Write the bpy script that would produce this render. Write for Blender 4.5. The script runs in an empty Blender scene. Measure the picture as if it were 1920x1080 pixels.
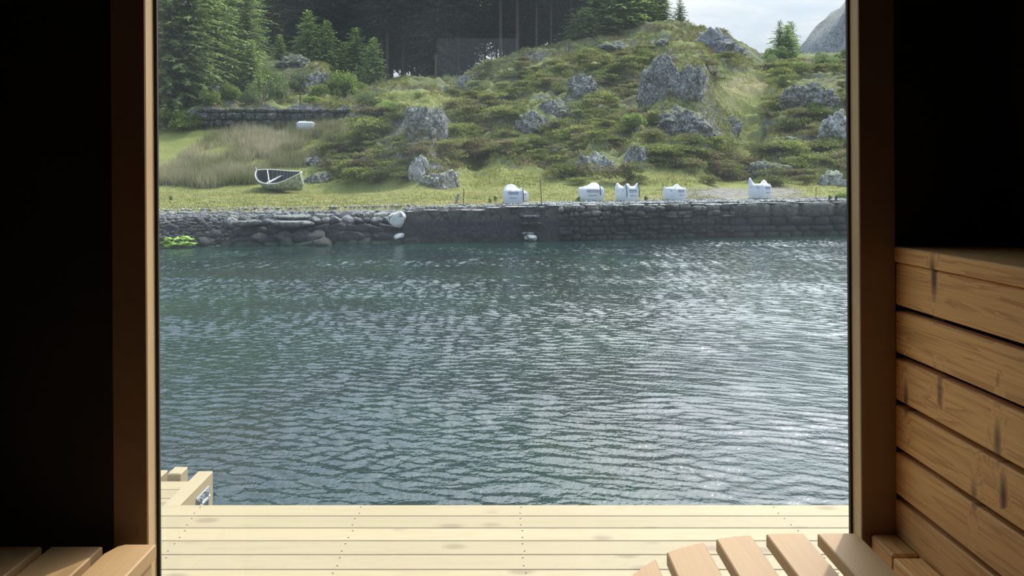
import bpy, bmesh, math, random
import numpy as np
from mathutils import Vector, Matrix, Euler
random.seed(7); rng = np.random.default_rng(7)
S = bpy.context.scene
COL = S.collection
R = math.radians
# ------------------------------------------------------------------ camera, sky, sun, exposure
EYE, F, CX, CY = 2.0, 1400.0, 937.0, 339.0        # eye height over the water, focal length and vanishing point of the photo
cd = bpy.data.cameras.new('camera'); cam = bpy.data.objects.new('camera', cd); COL.objects.link(cam)
cam.location = (0, 0, EYE); cam.rotation_euler = (R(90), 0, 0)
cd.sensor_width = 36; cd.lens = F/1920*36
cd.shift_x = (960-CX)/1920; cd.shift_y = -(540-CY)/1920
cd.clip_start = .02; cd.clip_end = 1500
S.camera = cam
S.view_settings.view_transform = 'Standard'; S.view_settings.look = 'None'
S.view_settings.exposure = 0.0; S.view_settings.gamma = 1; S.view_settings.use_curve_mapping = False
S.cycles.use_denoising = True
S.cycles.max_bounces = 10; S.cycles.diffuse_bounces = 6; S.cycles.transparent_max_bounces = 16
S.cycles.sample_clamp_indirect = 6
SUN_AZ, SUN_EL, SUN_W = 34, 50, 2.9
sdir = Vector((math.sin(R(SUN_AZ))*math.cos(R(SUN_EL)), math.cos(R(SUN_AZ))*math.cos(R(SUN_EL)), math.sin(R(SUN_EL))))
sl = bpy.data.lights.new('sun', 'SUN'); sl.energy = SUN_W; sl.angle = R(.9); sl.color = (1, .95, .86)
so = bpy.data.objects.new('sun', sl); COL.objects.link(so); so.location = (20, 30, 60)
so.rotation_euler = sdir.to_track_quat('Z', 'Y').to_euler()

class NT:
    """small helper for node trees"""
    def __init__(s, tree): s.t = tree; s.n = tree.nodes; s.l = tree.links; s.n.clear()
    def add(s, kind, **kw):
        nd = s.n.new(kind)
        for k, v in kw.items():
            if k.startswith('_'): setattr(nd, k[1:], v)
        for k, v in kw.items():
            if k.startswith('_'): continue
            key = int(k[1:]) if k[0] == 'i' and k[1:].isdigit() else k.replace('__', ' ')
            s.put(nd.inputs[key], v)
        return nd
    def put(s, sock, v):
        if isinstance(v, bpy.types.NodeSocket): s.l.new(v, sock)
        elif isinstance(v, bpy.types.Node): s.l.new(v.outputs[0], sock)
        else:
            if hasattr(sock.default_value, '__len__') and len(sock.default_value) == 4 and len(v) == 3: v = (*v, 1)
            sock.default_value = v
    def math(s, op, a, b=0.0, c=0.0, clamp=False):
        m = s.n.new('ShaderNodeMath'); m.operation = op; m.use_clamp = clamp
        for i, v in enumerate((a, b, c)): s.put(m.inputs[i], v)
        return m.outputs[0]
    def vmath(s, op, a, b=(0, 0, 0)):
        m = s.n.new('ShaderNodeVectorMath'); m.operation = op
        s.put(m.inputs[0], a); s.put(m.inputs[1], b)
        return m.outputs['Value'] if op in ('DOT_PRODUCT', 'LENGTH', 'DISTANCE') else m.outputs[0]
    def mix(s, f, a, b, bt='MIX'):
        m = s.n.new('ShaderNodeMix'); m.data_type = 'RGBA'; m.blend_type = bt
        s.put(m.inputs[0], f); s.put(m.inputs[6], a); s.put(m.inputs[7], b); return m.outputs[2]
    def noise(s, vec, scale, detail=3, rough=.55, dist=0.0, out=0):
        n = s.add('ShaderNodeTexNoise', Vector=vec, Scale=scale, Detail=detail, Roughness=rough, Distortion=dist); return n.outputs[out]
    def ramp(s, v, a, b, lo=0.0, hi=1.0):
        m = s.n.new('ShaderNodeMapRange'); m.clamp = True
        for i, x in enumerate((v, a, b, lo, hi)): s.put(m.inputs[i], x)
        return m.outputs[0]
    def scale(s, vec, sc, loc=(0, 0, 0)):
        return s.add('ShaderNodeMapping', Vector=vec, Scale=sc, Location=loc).outputs[0]

def srgb(r, g, b):
    f = lambda c: (c/255/12.92) if c/255 <= .04045 else ((c/255+.055)/1.055)**2.4
    return (f(r), f(g), f(b))

w = bpy.data.worlds.new('world'); S.world = w; w.use_nodes = True
T = NT(w.node_tree)
tc = T.add('ShaderNodeTexCoord').outputs['Generated']
sep = T.add('ShaderNodeSeparateXYZ', Vector=tc)
el = T.math('MAXIMUM', sep.outputs[2], 0.0)
base = T.mix(T.ramp(el, 0, .9), (.50, .63, .76), (.20, .42, .70))
den = T.math('ADD', el, .22)
cv = T.add('ShaderNodeCombineXYZ', X=T.math('DIVIDE', sep.outputs[0], den), Y=T.math('DIVIDE', sep.outputs[1], den), Z=0.0).outputs[0]
cn = T.noise(T.scale(cv, (1, 1, 1), (3.1, 1.7, 0)), 1.1, 7, .6, .3)
cloud = T.ramp(T.math('SUBTRACT', cn, T.ramp(el, .22, .5, 0.0, .10)), .36, .56)
ccol = T.mix(T.ramp(T.noise(cv, 2.6, 5, .6, .2), .4, .66), (.82, .85, .88), (.52, .61, .67))
sky = T.mix(T.math('MULTIPLY', cloud, .95), base, ccol)
d = T.vmath('DOT_PRODUCT', tc, tuple(sdir))
d = T.math('MAXIMUM', d, 0.0)
glow = T.math('MULTIPLY', T.math('ADD', T.math('MULTIPLY', T.math('POWER', d, 6.0), 2.4), T.math('MULTIPLY', T.math('POWER', d, 40.0), 3.0)), T.ramp(el, .08, .40, .15, 1.0))
sky2 = T.mix(1.0, sky, T.mix(1.0, (1, .985, .95), T.add('ShaderNodeCombineXYZ', X=glow, Y=glow, Z=glow).outputs[0], 'MULTIPLY'), 'ADD')
gain = T.ramp(el, .21, .42, 1.0, 1.9)      # sunlit cloud tops overhead are brighter than the horizon haze
sky2 = T.mix(1.0, sky2, T.add('ShaderNodeCombineXYZ', X=gain, Y=gain, Z=gain).outputs[0], 'MULTIPLY')
bg = T.add('ShaderNodeBackground', Color=sky2, Strength=1.0)
T.add('ShaderNodeOutputWorld', Surface=bg)

# ------------------------------------------------------------------ materials
def mat(name):
    m = bpy.data.materials.new(name); m.use_nodes = True
    return m, NT(m.node_tree)
def finish(t, shader): t.add('ShaderNodeOutputMaterial', Surface=shader)
def bump(t, h, dist, strength=1.0): return t.add('ShaderNodeBump', Height=h, Distance=dist, Strength=strength).outputs[0]
def plain(name, col, rough=.6, metal=0.0, var=.12, bsc=0.0, nsc=8.0):
    m, t = mat(name); o = t.add('ShaderNodeTexCoord').outputs['Object']
    n = t.noise(o, nsc, 5)
    c = t.mix(t.ramp(n, .3, .7), tuple(x*(1-var) for x in col), tuple(min(1, x*(1+var)) for x in col))
    p = t.add('ShaderNodeBsdfPrincipled', Base__Color=c, Roughness=rough, Metallic=metal)
    if bsc: t.put(p.inputs['Normal'], bump(t, n, bsc))
    finish(t, p); return m
def wood(name, light, dark, knot, axis=0, rough=.6, knots=1.0, contrast=1.0, ringsc=22.0, ksc=2.4, kperp=5.0, kprob=.6, kr=.3):
    """sawn boards: grain along the axis, a tone of its own per board, knots with bent grain"""
    m, t = mat(name); g = t.add('ShaderNodeNewGeometry'); o = t.add('ShaderNodeTexCoord').outputs['Object']
    off = t.math('MULTIPLY', g.outputs['Random Per Island'], 37.0)
    v = t.vmath('ADD', o, t.add('ShaderNodeCombineXYZ', X=off, Y=off, Z=off).outputs[0])
    sc = [1.0, 1.0, 1.0]; sc[axis] = .07
    ks = [kperp]*3 if not hasattr(kperp, '__len__') else [kperp[0], 0, kperp[1]]; ks[axis] = ksc
    vor = t.add('ShaderNodeTexVoronoi', Vector=t.scale(v, tuple(ks)), Scale=1.0, Randomness=1.0)
    kd = vor.outputs['Distance']
    kd = t.math('ADD', kd, t.ramp(t.add('ShaderNodeSeparateXYZ', Vector=vor.outputs['Color']).outputs[0], kprob-.01, kprob, 0.0, 1.0))
    kn = t.ramp(kd, kr, kr*.45)
    halo = t.ramp(kd, kr*2.4, kr*.4)
    gr = t.noise(t.vmath('ADD', t.scale(v, tuple(sc)), t.add('ShaderNodeCombineXYZ', X=t.math('MULTIPLY', halo, .04), Y=t.math('MULTIPLY', halo, .04), Z=t.math('MULTIPLY', halo, .04)).outputs[0]), ringsc, 3, .5, .4)
    rings = t.math('FRACT', t.math('MULTIPLY', gr, 5.0))
    ring = t.ramp(rings, .55, 1.0)
    fs = [260.0]*3; fs[axis] = 4.0
    fine = t.noise(t.scale(v, tuple(fs)), 1.0, 3, .7)
    f = t.math('ADD', t.math('MULTIPLY', ring, .45*contrast), t.math('MULTIPLY', t.ramp(fine, .35, .75), .35*contrast), clamp=True)
    c = t.mix(f, light, dark)
    tone = t.ramp(g.outputs['Random Per Island'], 0, 1, .82, 1.12)
    c = t.mix(1.0, c, t.add('ShaderNodeCombineXYZ', X=tone, Y=tone, Z=tone).outputs[0], 'MULTIPLY')
    patch = t.ramp(t.noise(t.scale(v, tuple(.6 if i == axis else 3.0 for i in range(3))), 1.6, 2), .4, .7)
    c = t.mix(t.math('MULTIPLY', patch, .25*contrast), c, dark)
    c = t.mix(t.math('MULTIPLY', kn, .85*knots), c, knot)
    p = t.add('ShaderNodeBsdfPrincipled', Base__Color=c, Roughness=rough)
    t.put(p.inputs['Normal'], bump(t, t.math('ADD', fine, gr), .0006))
    finish(t, p); return m

M = {}
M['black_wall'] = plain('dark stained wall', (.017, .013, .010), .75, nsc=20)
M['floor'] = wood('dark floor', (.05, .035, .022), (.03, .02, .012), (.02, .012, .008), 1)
M['jamb'] = wood('planed pine jamb', (.62, .43, .22), (.52, .33, .15), (.3, .17, .07), 2, .5, .3, .7)
M['deck'] = wood('pale deck boards', (.395, .31, .17), (.325, .245, .12), (.20, .14, .075), 0, .62, .8, .9, 14.0, 4.5, 9.0, .30, .30)
M['deck_y'] = wood('pale deck timber', (.395, .31, .17), (.325, .245, .12), (.20, .14, .075), 1, .62, .5, .5, 14.0)
M['casing'] = plain('dark stained casing', (.29, .172, .10), .6, var=.06, nsc=30)
M['bench'] = wood('bench slats', (.43, .265, .12), (.36, .21, .085), (.22, .11, .045), 1, .55, .4, .6, 16.0, 4.0, 10.0, .15)
M['backrest'] = wood('rough backrest boards', (.84, .47, .165), (.50, .235, .07), (.09, .04, .02), 1, .7, 1.1, 1.5, 34.0, 24.0, (3.0, 6.0), .16, .36)
M['gasket'] = plain('dark glazing seal', (.028, .018, .018), .6)
M['metal'] = plain('galvanised steel', (.55, .56, .58), .35, .9)
M['post'] = plain('old fence post', (.10, .07, .05), .9, bsc=.004, nsc=30)
M['rust'] = plain('rusty iron', (.12, .065, .04), .9)
M['grey_board'] = plain('weathered grey wood', (.25, .24, .22), .85, nsc=14)
M['bag'] = plain('white woven plastic', (.60, .63, .70), .55, var=.05, bsc=.006, nsc=9)
M['print'] = plain('grey printing', (.22, .24, .28), .6)
M['strap'] = plain('black strap', (.03, .03, .035), .7)
M['tank'] = plain('milky tank plastic', (.80, .83, .84), .4, var=.05)
M['hull'] = plain('flaking pale paint', (.30, .32, .25), .8, var=.65, bsc=.006, nsc=7)
M['rim'] = plain('bleached gunwale', (.62, .60, .52), .8, var=.25, nsc=20)
M['inside'] = plain('dark boat inside', (.05, .055, .06), .8, var=.3)  # inner planking, much darker than the hull paint
M['stick'] = plain('bleached wood', (.66, .62, .52), .8)
M['bark'] = plain('spruce bark', (.085, .065, .055), .95, var=.3, bsc=.01, nsc=10)
M['yellow_plank'] = plain('bare new plank', (.70, .60, .35), .7)
M['under'] = plain('dark float', (.03, .03, .03), .7)

# glass: clear, a little mirror, a bluish translucent veil painted in for haze and glare
m, t = mat('window glass')
fr = t.add('ShaderNodeFresnel', IOR=1.45)
veil = t.noise(t.add('ShaderNodeTexCoord').outputs['Object'], 3.0, 4, .6)
tr = t.add('ShaderNodeBsdfTransparent', Color=(.97, .975, .97))
tl = t.add('ShaderNodeBsdfTranslucent', Color=(.82, .90, 1.0))
gl = t.add('ShaderNodeBsdfGlossy', Roughness=0.0, Color=(1, 1, 1))
a = t.add('ShaderNodeMixShader', i0=t.ramp(veil, .3, .7, .020, .034), i1=tr, i2=tl)
b = t.add('ShaderNodeMixShader', i0=t.math('MULTIPLY', fr, .9), i1=a, i2=gl)
finish(t, b); M['glass'] = m

def rock_mat(name, c1, c2, lichen, lam=.35, wet=False, moss=0.0):
    m, t = mat(name); g = t.add('ShaderNodeNewGeometry'); o = g.outputs['Position']
    n1 = t.noise(o, 1.3, 8, .65); n2 = t.noise(o, 6.5, 7, .75)
    cr = t.add('ShaderNodeTexVoronoi', _feature='DISTANCE_TO_EDGE', Vector=t.vmath('ADD', t.scale(o, (1.0, 1.0, .6)), t.add('ShaderNodeTexNoise', Vector=o, Scale=2.0).outputs[1]), Scale=1.3)
    crack = t.ramp(cr.outputs[0], .0, .05)
    c = t.mix(t.ramp(n1, .35, .65), c1, c2)
    c = t.mix(t.ramp(n2, .51, .60, 0, lam), c, lichen)
    c = t.mix(t.math('SUBTRACT', 1.0, crack), c, tuple(x*.3 for x in c1))
    tone = t.ramp(g.outputs['Random Per Island'], 0, 1, .7, 1.3)
    c = t.mix(1.0, c, t.add('ShaderNodeCombineXYZ', X=tone, Y=tone, Z=tone).outputs[0], 'MULTIPLY')
    if moss:
        nz = t.add('ShaderNodeSeparateXYZ', Vector=g.outputs['Normal']).outputs[2]
        f = t.ramp(t.math('ADD', nz, t.math('MULTIPLY', n1, .8)), .95, 1.25)
        c = t.mix(t.math('MULTIPLY', f, moss), c, (.16, .17, .04))
    if wet:   # the tide line: wet dark weed-stained stone below, dry above
        z = t.add('ShaderNodeSeparateXYZ', Vector=g.outputs['Position']).outputs[2]
        f = t.ramp(t.math('ADD', z, t.math('MULTIPLY', t.math('SUBTRACT', n1, .5), .5)), .62, .78)
        c = t.mix(f, t.mix(t.ramp(n2, .4, .7), (.018, .022, .024), (.05, .055, .05)), c)
        f2 = t.ramp(t.math('ADD', z, t.math('MULTIPLY', t.math('SUBTRACT', n1, .5), .4)), .22, .05)
        c = t.mix(t.math('MULTIPLY', f2, .5), c, (.03, .05, .012))
    p = t.add('ShaderNodeBsdfPrincipled', Base__Color=c, Roughness=.88)
    t.put(p.inputs['Normal'], bump(t, t.math('ADD', t.math('MULTIPLY', n2, .5), t.math('ADD', n1, t.math('MULTIPLY', crack, .25))), .14))
    finish(t, p); return m
M['rock'] = rock_mat('grey hill rock', (.095, .094, .086), (.18, .178, .165), (.46, .455, .42), .85, moss=.9)
M['pale_rock'] = rock_mat('pale lichen rock', (.17, .168, .16), (.30, .29, .27), (.58, .57, .54), .85, moss=.4)
M['far_rock'] = rock_mat('far bare rock', (.13, .135, .145), (.22, .22, .225), (.32, .32, .32), .5, moss=.35)
M['quay'] = rock_mat('quay stone', (.05, .05, .045), (.13, .125, .105), (.28, .26, .20), .3, wet=True)
M['cast'] = rock_mat('quay mortar', (.035, .036, .034), (.065, .063, .054), (.15, .145, .12), .3, wet=True)
M['upper_wall'] = rock_mat('old field wall stone', (.035, .037, .034), (.07, .07, .062), (.30, .30, .28), .6, moss=.5)
M['boulder'] = rock_mat('shore stone', (.12, .12, .115), (.25, .245, .225), (.40, .39, .36), .4, wet=True)
M['pale_boulder'] = rock_mat('pale stone', (.55, .54, .50), (.68, .66, .61), (.75, .74, .70), .4)
M['weed_stone'] = plain('green weeded stone', (.33, .52, .05), .6, var=.35, bsc=.02, nsc=14)
M['coping'] = rock_mat('sun bleached coping', (.50, .48, .43), (.66, .64, .58), (.75, .74, .70), .4)
M['gravel'] = rock_mat('gravel', (.34, .34, .34), (.55, .54, .52), (.75, .74, .72), .4)

def leaf_mat(name, c1, c2, tr=.35, vs=1.2, c3=None):
    m, t = mat(name); g = t.add('ShaderNodeNewGeometry')
    o = t.add('ShaderNodeObjectInfo')
    n = t.noise(g.outputs['Position'], vs, 3, .6)
    c = t.mix(t.ramp(n, .35, .65), c1, c2)
    if c3: c = t.mix(t.ramp(t.noise(g.outputs['Position'], vs*.37, 4, .65), .50, .60), c, c3)
    tone = t.ramp(g.outputs['Random Per Island'], 0, 1, .55, 1.5)
    tone = t.math('MULTIPLY', tone, t.ramp(o.outputs['Random'], 0, 1, .75, 1.2))
    c = t.mix(1.0, c, t.add('ShaderNodeCombineXYZ', X=tone, Y=tone, Z=tone).outputs[0], 'MULTIPLY')
    a = t.add('ShaderNodeBsdfDiffuse', Color=c)
    b = t.add('ShaderNodeBsdfTranslucent', Color=t.mix(.5, c, t.mix(1.0, c, (1.5, 1.6, .8), 'MULTIPLY')))
    finish(t, t.add('ShaderNodeMixShader', i0=tr, i1=a, i2=b)); return m
M['spruce'] = leaf_mat('spruce needles', (.17, .235, .10), (.26, .33, .135), .45)
M['young'] = leaf_mat('young spruce needles', (.18, .25, .10), (.28, .36, .13), .5)
M['spruce_shade'] = leaf_mat('shaded spruce needles', (.03, .055, .042), (.055, .085, .055), .25)  # same needles as the lit spruces, with the forest shade put into the colour
M['bright_bush'] = leaf_mat('fresh green leaves', (.15, .21, .065), (.24, .30, .09), .42)
M['grey_bush'] = leaf_mat('grey green leaves', (.13, .18, .08), (.20, .25, .12), .4)
M['juniper'] = leaf_mat('juniper', (.12, .15, .055), (.27, .285, .085), .35, 1.4, (.23, .18, .11))
M['heather'] = leaf_mat('heather', (.20, .215, .07), (.36, .35, .11), .3, 1.1, (.24, .19, .12))
M['grass'] = leaf_mat('grass', (.20, .215, .065), (.31, .285, .12), .35, .5, (.37, .31, .17))
M['reed'] = leaf_mat('reeds', (.38, .34, .24), (.22, .235, .11), .35, .55, (.50, .44, .34))

# terrain: the vertex attribute holds what grows or lies there (r heath, g dry yellow grass, b bare soil and gravel)
m, t = mat('hill ground'); g = t.add('ShaderNodeNewGeometry'); at_ = t.add('ShaderNodeAttribute', _attribute_name='zone')
zs = t.add('ShaderNodeSeparateColor', Color=at_.outputs['Color'])
pos = g.outputs['Position']
n1 = t.noise(pos, .9, 7, .65); n2 = t.noise(pos, 5.0, 6, .7); n3 = t.noise(pos, .25, 4, .6)
grass = t.mix(t.ramp(n2, .3, .7), (.155, .185, .05), (.27, .27, .085))
grass = t.mix(t.ramp(n1, .4, .65), grass, (.25, .255, .075))
heath = t.mix(t.ramp(n2, .35, .65), (.05, .06, .025), (.19, .19, .08))
heath = t.mix(t.ramp(n1, .5, .62), heath, (.15, .11, .07))
heath = t.mix(t.ramp(n3, .45, .6), heath, (.20, .22, .075))
dry = t.mix(t.ramp(n2, .35, .65), (.34, .29, .13), (.28, .24, .13))
soil = t.mix(t.ramp(n2, .42, .6), (.15, .13, .105), (.32, .30, .25))
f = t.ramp(t.math('ADD', zs.outputs[0], t.math('MULTIPLY', t.math('SUBTRACT', n1, .5), 1.2)), .35, .6)
c = t.mix(f, grass, heath)
f = t.ramp(t.math('ADD', zs.outputs[1], t.math('MULTIPLY', t.math('SUBTRACT', n2, .5), .8)), .4, .8)
c = t.mix(f, c, dry)
f = t.ramp(t.math('ADD', zs.outputs[2], t.math('MULTIPLY', t.math('SUBTRACT', n2, .5), .9)), .4, .7)
c = t.mix(f, c, soil)
nz = t.add('ShaderNodeSeparateXYZ', Vector=g.outputs['Normal']).outputs[2]
f = t.ramp(t.math('ADD', nz, t.math('MULTIPLY', t.math('SUBTRACT', n1, .5), .5)), .70, .60)
rk = t.mix(t.ramp(n2, .5, .62), (.14, .137, .125), (.38, .375, .345))
f = t.math('MULTIPLY', f, t.ramp(zs.outputs[0], .3, .8, .15, 1.0))
c = t.mix(f, c, rk)
p = t.add('ShaderNodeBsdfPrincipled', Base__Color=c, Roughness=.95)
t.put(p.inputs['Specular IOR Level'], .15)
t.put(p.inputs['Normal'], bump(t, n2, .10)); finish(t, p); M['ground'] = m

# water: dark green body, fine wind ripples in short crests, calm streaks
m, t = mat('sea water'); g = t.add('ShaderNodeNewGeometry'); pos = g.outputs['Position']
wc = t.noise(pos, 26.0, 2, .5, .3)
h = t.math('MULTIPLY', wc, .006)
yy = t.add('ShaderNodeSeparateXYZ', Vector=pos).outputs[1]
body = t.mix(t.ramp(t.noise(pos, .3, 3), .4, .65), (.010, .022, .022), (.016, .040, .030))
p = t.add('ShaderNodeBsdfPrincipled', Base__Color=body, Roughness=.03, IOR=1.55)
t.put(p.inputs['Normal'], bump(t, h, 1.0)); finish(t, p); M['water'] = m

# ------------------------------------------------------------------ mesh helpers
def tag(o, label=None, cat=None, group=None, kind=None):
    if label: o['label'] = label
    if cat: o['category'] = cat
    if group: o['group'] = group
    if kind: o['kind'] = kind
    return o
def empty(name, loc, label=None, cat=None, group=None, kind=None, rz=0):
    o = bpy.data.objects.new(name, None); COL.objects.link(o); o.location = loc; o.rotation_euler = (0, 0, rz)
    o.empty_display_size = .1
    return tag(o, label, cat, group, kind)
def link_mesh(name, me, parent=None, world=False):
    o = bpy.data.objects.new(name, me); COL.objects.link(o)
    if parent:
        o.parent = parent
        if world:      # the mesh was written in world coordinates
            base = parent
            off = Vector((0, 0, 0))
            while base: off += Vector(base.location); base = base.parent
            o.location = -off
    return o
def mesh(name, verts, faces, mt, smooth=False):
    me = bpy.data.meshes.new(name); me.from_pydata([tuple(v) for v in verts], [], faces); me.update()
    me.materials.append(mt)
    if smooth: me.polygons.foreach_set('use_smooth', [True]*len(me.polygons))
    return me
def np_mesh(name, V, Q, mt, smooth=False):
    V = np.asarray(V, dtype=np.float32); Q = np.asarray(Q, dtype=np.int32); k = Q.shape[1]
    me = bpy.data.meshes.new(name)
    me.vertices.add(len(V)); me.vertices.foreach_set('co', V.ravel())
    me.loops.add(Q.size); me.loops.foreach_set('vertex_index', Q.ravel())
    me.polygons.add(len(Q)); me.polygons.foreach_set('loop_start', np.arange(0, Q.size, k, dtype=np.int32))
    try: me.polygons.foreach_set('loop_total', np.full(len(Q), k, dtype=np.int32))
    except Exception: pass
    if smooth: me.polygons.foreach_set('use_smooth', np.ones(len(Q), dtype=bool))
    me.update(calc_edges=True); me.materials.append(mt); return me
class MB:
    """collects shapes and links them as one mesh object"""
    def __init__(s): s.bm = bmesh.new()
    def box(s, x0, x1, y0, y1, z0, z1, bev=.003, mtx=None, seg=1):
        r = bmesh.ops.create_cube(s.bm, size=1.0); vs = r['verts']
        for v in vs: v.co = Vector(((x0+x1)/2+v.co.x*(x1-x0), (y0+y1)/2+v.co.y*(y1-y0), (z0+z1)/2+v.co.z*(z1-z0)))
        if bev:
            es = list({e for v in vs for e in v.link_edges})
            rr = bmesh.ops.bevel(s.bm, geom=es, offset=bev, segments=seg, affect='EDGES', profile=.5)
            vs = list({v for f in rr['faces'] for v in f.verts} | {v for v in vs if v.is_valid})
        if mtx:
            for v in vs: v.co = mtx @ v.co
        return s
    def prism(s, pts, z0, z1, bev=.003):
        """a flat outline (x, y) given a thickness"""
        a = [s.bm.verts.new((x, y, z0)) for x, y in pts]; b = [s.bm.verts.new((x, y, z1)) for x, y in pts]
        n = len(pts); fs = [s.bm.faces.new(a[::-1]), s.bm.faces.new(b)]
        for i in range(n): fs.append(s.bm.faces.new((a[i], a[(i+1) % n], b[(i+1) % n], b[i])))
        if bev:
            bmesh.ops.bevel(s.bm, geom=list({e for e in fs[1].edges}), offset=bev, segments=1, affect='EDGES', profile=.5)
        return s
    def tube(s, pts, rad, seg=8, cap=True):
        pts = [Vector(p) for p in pts]; rad = rad if hasattr(rad, '__len__') else [rad]*len(pts); rings = []
        for i, p in enumerate(pts):
            d = (pts[min(i+1, len(pts)-1)]-pts[max(i-1, 0)]).normalized()
            u = d.orthogonal().normalized() if i == 0 else (u-d*u.dot(d)).normalized()
            v = d.cross(u)
            rings.append([s.bm.verts.new(p+(u*math.cos(2*math.pi*k/seg)+v*math.sin(2*math.pi*k/seg))*rad[i]) for k in range(seg)])
        for a, b in zip(rings, rings[1:]):
            for k in range(seg): s.bm.faces.new((a[k], a[(k+1) % seg], b[(k+1) % seg], b[k]))
        if cap: s.bm.faces.new(rings[0][::-1]); s.bm.faces.new(rings[-1])
        return s
    def build(s, name, mt, parent=None, world=True, lean=False):
        if lean:
            for v in s.bm.verts: v.co.x -= (v.co.z-1.6)*.0065
        bmesh.ops.recalc_face_normals(s.bm, faces=s.bm.faces)
        me = bpy.data.meshes.new(name); s.bm.to_mesh(me); s.bm.free(); me.materials.append(mt)
        return link_mesh(name, me, parent, world)

def hash3(ix, iy, iz, seed):
    h = (ix.astype(np.int64)*374761393+iy.astype(np.int64)*668265263+iz.astype(np.int64)*2147483647+seed*1274126177) & 0xffffffff
    h = ((h ^ (h >> 13))*1274126177) & 0xffffffff
    h = ((h ^ (h >> 16))*2246822519) & 0xffffffff
    return ((h ^ (h >> 15)) & 0xffff)/65535.0
def vnoise(x, y, z=None, seed=0):
    x = np.asarray(x, float); y = np.asarray(y, float); z = np.zeros_like(x) if z is None else np.asarray(z, float)
    ix, iy, iz = np.floor(x), np.floor(y), np.floor(z); fx, fy, fz = x-ix, y-iy, z-iz
    fx, fy, fz = [q*q*(3-2*q) for q in (fx, fy, fz)]; out = 0
    for a in (0, 1):
        for b in (0, 1):
            for c in (0, 1):
                out = out+hash3(ix+a, iy+b, iz+c, seed)*(fx if a else 1-fx)*(fy if b else 1-fy)*(fz if c else 1-fz)
    return out*2-1
def fbm(x, y, z=None, oct=4, seed=0, gain=.5):
    o = 0; a = 1; n = 0
    for k in range(oct):
        o = o+a*vnoise(x*2**k, y*2**k, None if z is None else z*2**k, seed+k*17); n += a; a *= gain
    return o/n
def sstep(a, b, x): q = np.clip((x-a)/(b-a), 0, 1); return q*q*(3-2*q)

# ------------------------------------------------------------------ the lie of the land (profiles measured along sight lines from the cabin)
def qy(x): return 24.55+.235*x                    # the quay face
COLS = {
 100: [(21.5, 405), (28, 380), (36, 362), (42, 318), (47, 270), (52, 225), (60, 195), (75, 165), (95, 130)],
 300: [(22.2, 404), (29, 380), (37, 362), (42, 322), (47, 275), (50, 244), (54, 222), (62, 190), (75, 160), (95, 130)],
 380: [(22.4, 402), (29, 380), (37, 362), (42, 320), (47, 275), (50, 241), (50.6, 206), (57, 190), (66, 165), (80, 140), (95, 120)],
 500: [(22.8, 399), (29, 380), (37, 362), (42, 318), (47, 272), (50, 241), (50.6, 203), (56, 188), (62, 145), (68, 112), (82, 112), (95, 105)],
 600: [(23.1, 397), (29, 380), (37, 362), (42, 315), (47, 268), (50, 241), (50.6, 203), (55, 190), (60, 150), (64, 118), (72, 130), (90, 120)],
 650: [(23.3, 396), (29, 380), (37, 362), (40, 325), (44, 285), (48, 243), (51, 206), (55, 196), (62, 172), (70, 165), (90, 150)],
 690: [(23.4, 395), (29, 380), (36.5, 361), (39, 325), (42, 285), (46, 235), (50, 204), (56, 182), (62, 170), (70, 168), (90, 155)],
 760: [(23.6, 393), (28, 380), (36, 358), (38, 325), (42, 270), (46, 222), (50, 192), (56, 170), (62, 152), (70, 156), (90, 150)],
 800: [(23.7, 392), (28, 378), (36, 357), (38, 320), (42, 265), (46, 215), (50, 188), (56, 168), (62, 150), (70, 154), (90, 150)],
 850: [(23.9, 391), (28, 377), (35, 360), (39, 325), (44, 278), (49, 230), (54, 196), (60, 170), (65, 152), (72, 158), (90, 150)],
 920: [(24.3, 389), (28, 376), (34, 361), (39, 325), (44, 285), (50, 238), (56, 190), (62, 150), (67, 120), (75, 128), (90, 130)],
 1000: [(24.7, 386), (28, 375), (34, 360), (39, 322), (44, 285), (50, 235), (56, 190), (63, 135), (69, 95), (78, 100), (90, 105)],
 1100: [(25.2, 384), (29, 373), (34, 358), (39, 322), (44, 280), (50, 230), (56, 185), (64, 125), (71, 84), (76, 72), (90, 75)],
 1200: [(25.7, 383), (29, 372), (34, 357), (38, 330), (43, 285), (49, 230), (55, 180), (63, 120), (70, 80), (76, 50), (90, 52)],
 1250: [(26.0, 382), (29, 371), (34, 355), (38, 328), (42, 285), (47, 225), (52, 170), (57, 125), (64, 95), (72, 62), (78, 44), (90, 50)],
 1310: [(26.3, 381), (30, 369), (34, 354), (38, 326), (42, 282), (47, 222), (52, 165), (57, 120), (65, 92), (73, 62), (78, 48), (90, 60)],
 1350: [(26.5, 380), (30, 368), (35, 352), (40, 320), (46, 270), (52, 215), (58, 170), (64, 130), (70, 92), (77, 60), (90, 80)],
 1390: [(26.8, 380), (30, 368), (35, 352), (41, 318), (47, 275), (54, 220), (60, 178), (66, 140), (72, 105), (78, 84), (90, 92)],
 1430: [(27.0, 379), (30, 368), (35, 352), (41, 318), (48, 270), (55, 215), (61, 180), (67, 150), (74, 122), (80, 106), (90, 108)],
 1500: [(27.4, 378), (30, 368), (35, 352), (41, 318), (47, 270), (53, 215), (59, 178), (66, 150), (75, 122), (84, 108), (95, 108)],
 1600: [(27.9, 377), (30, 368), (35, 350), (41, 310), (47, 262), (53, 210), (58, 170), (66, 145), (75, 118), (84, 104), (95, 104)],
 1800: [(28.9, 376), (31, 368), (36, 345), (42, 300), (50, 240), (58, 190), (68, 150), (84, 110), (95, 100)],
}
DG = np.arange(18, 140.01, .2)
CP = np.array(sorted(COLS)); TAB = []
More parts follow.
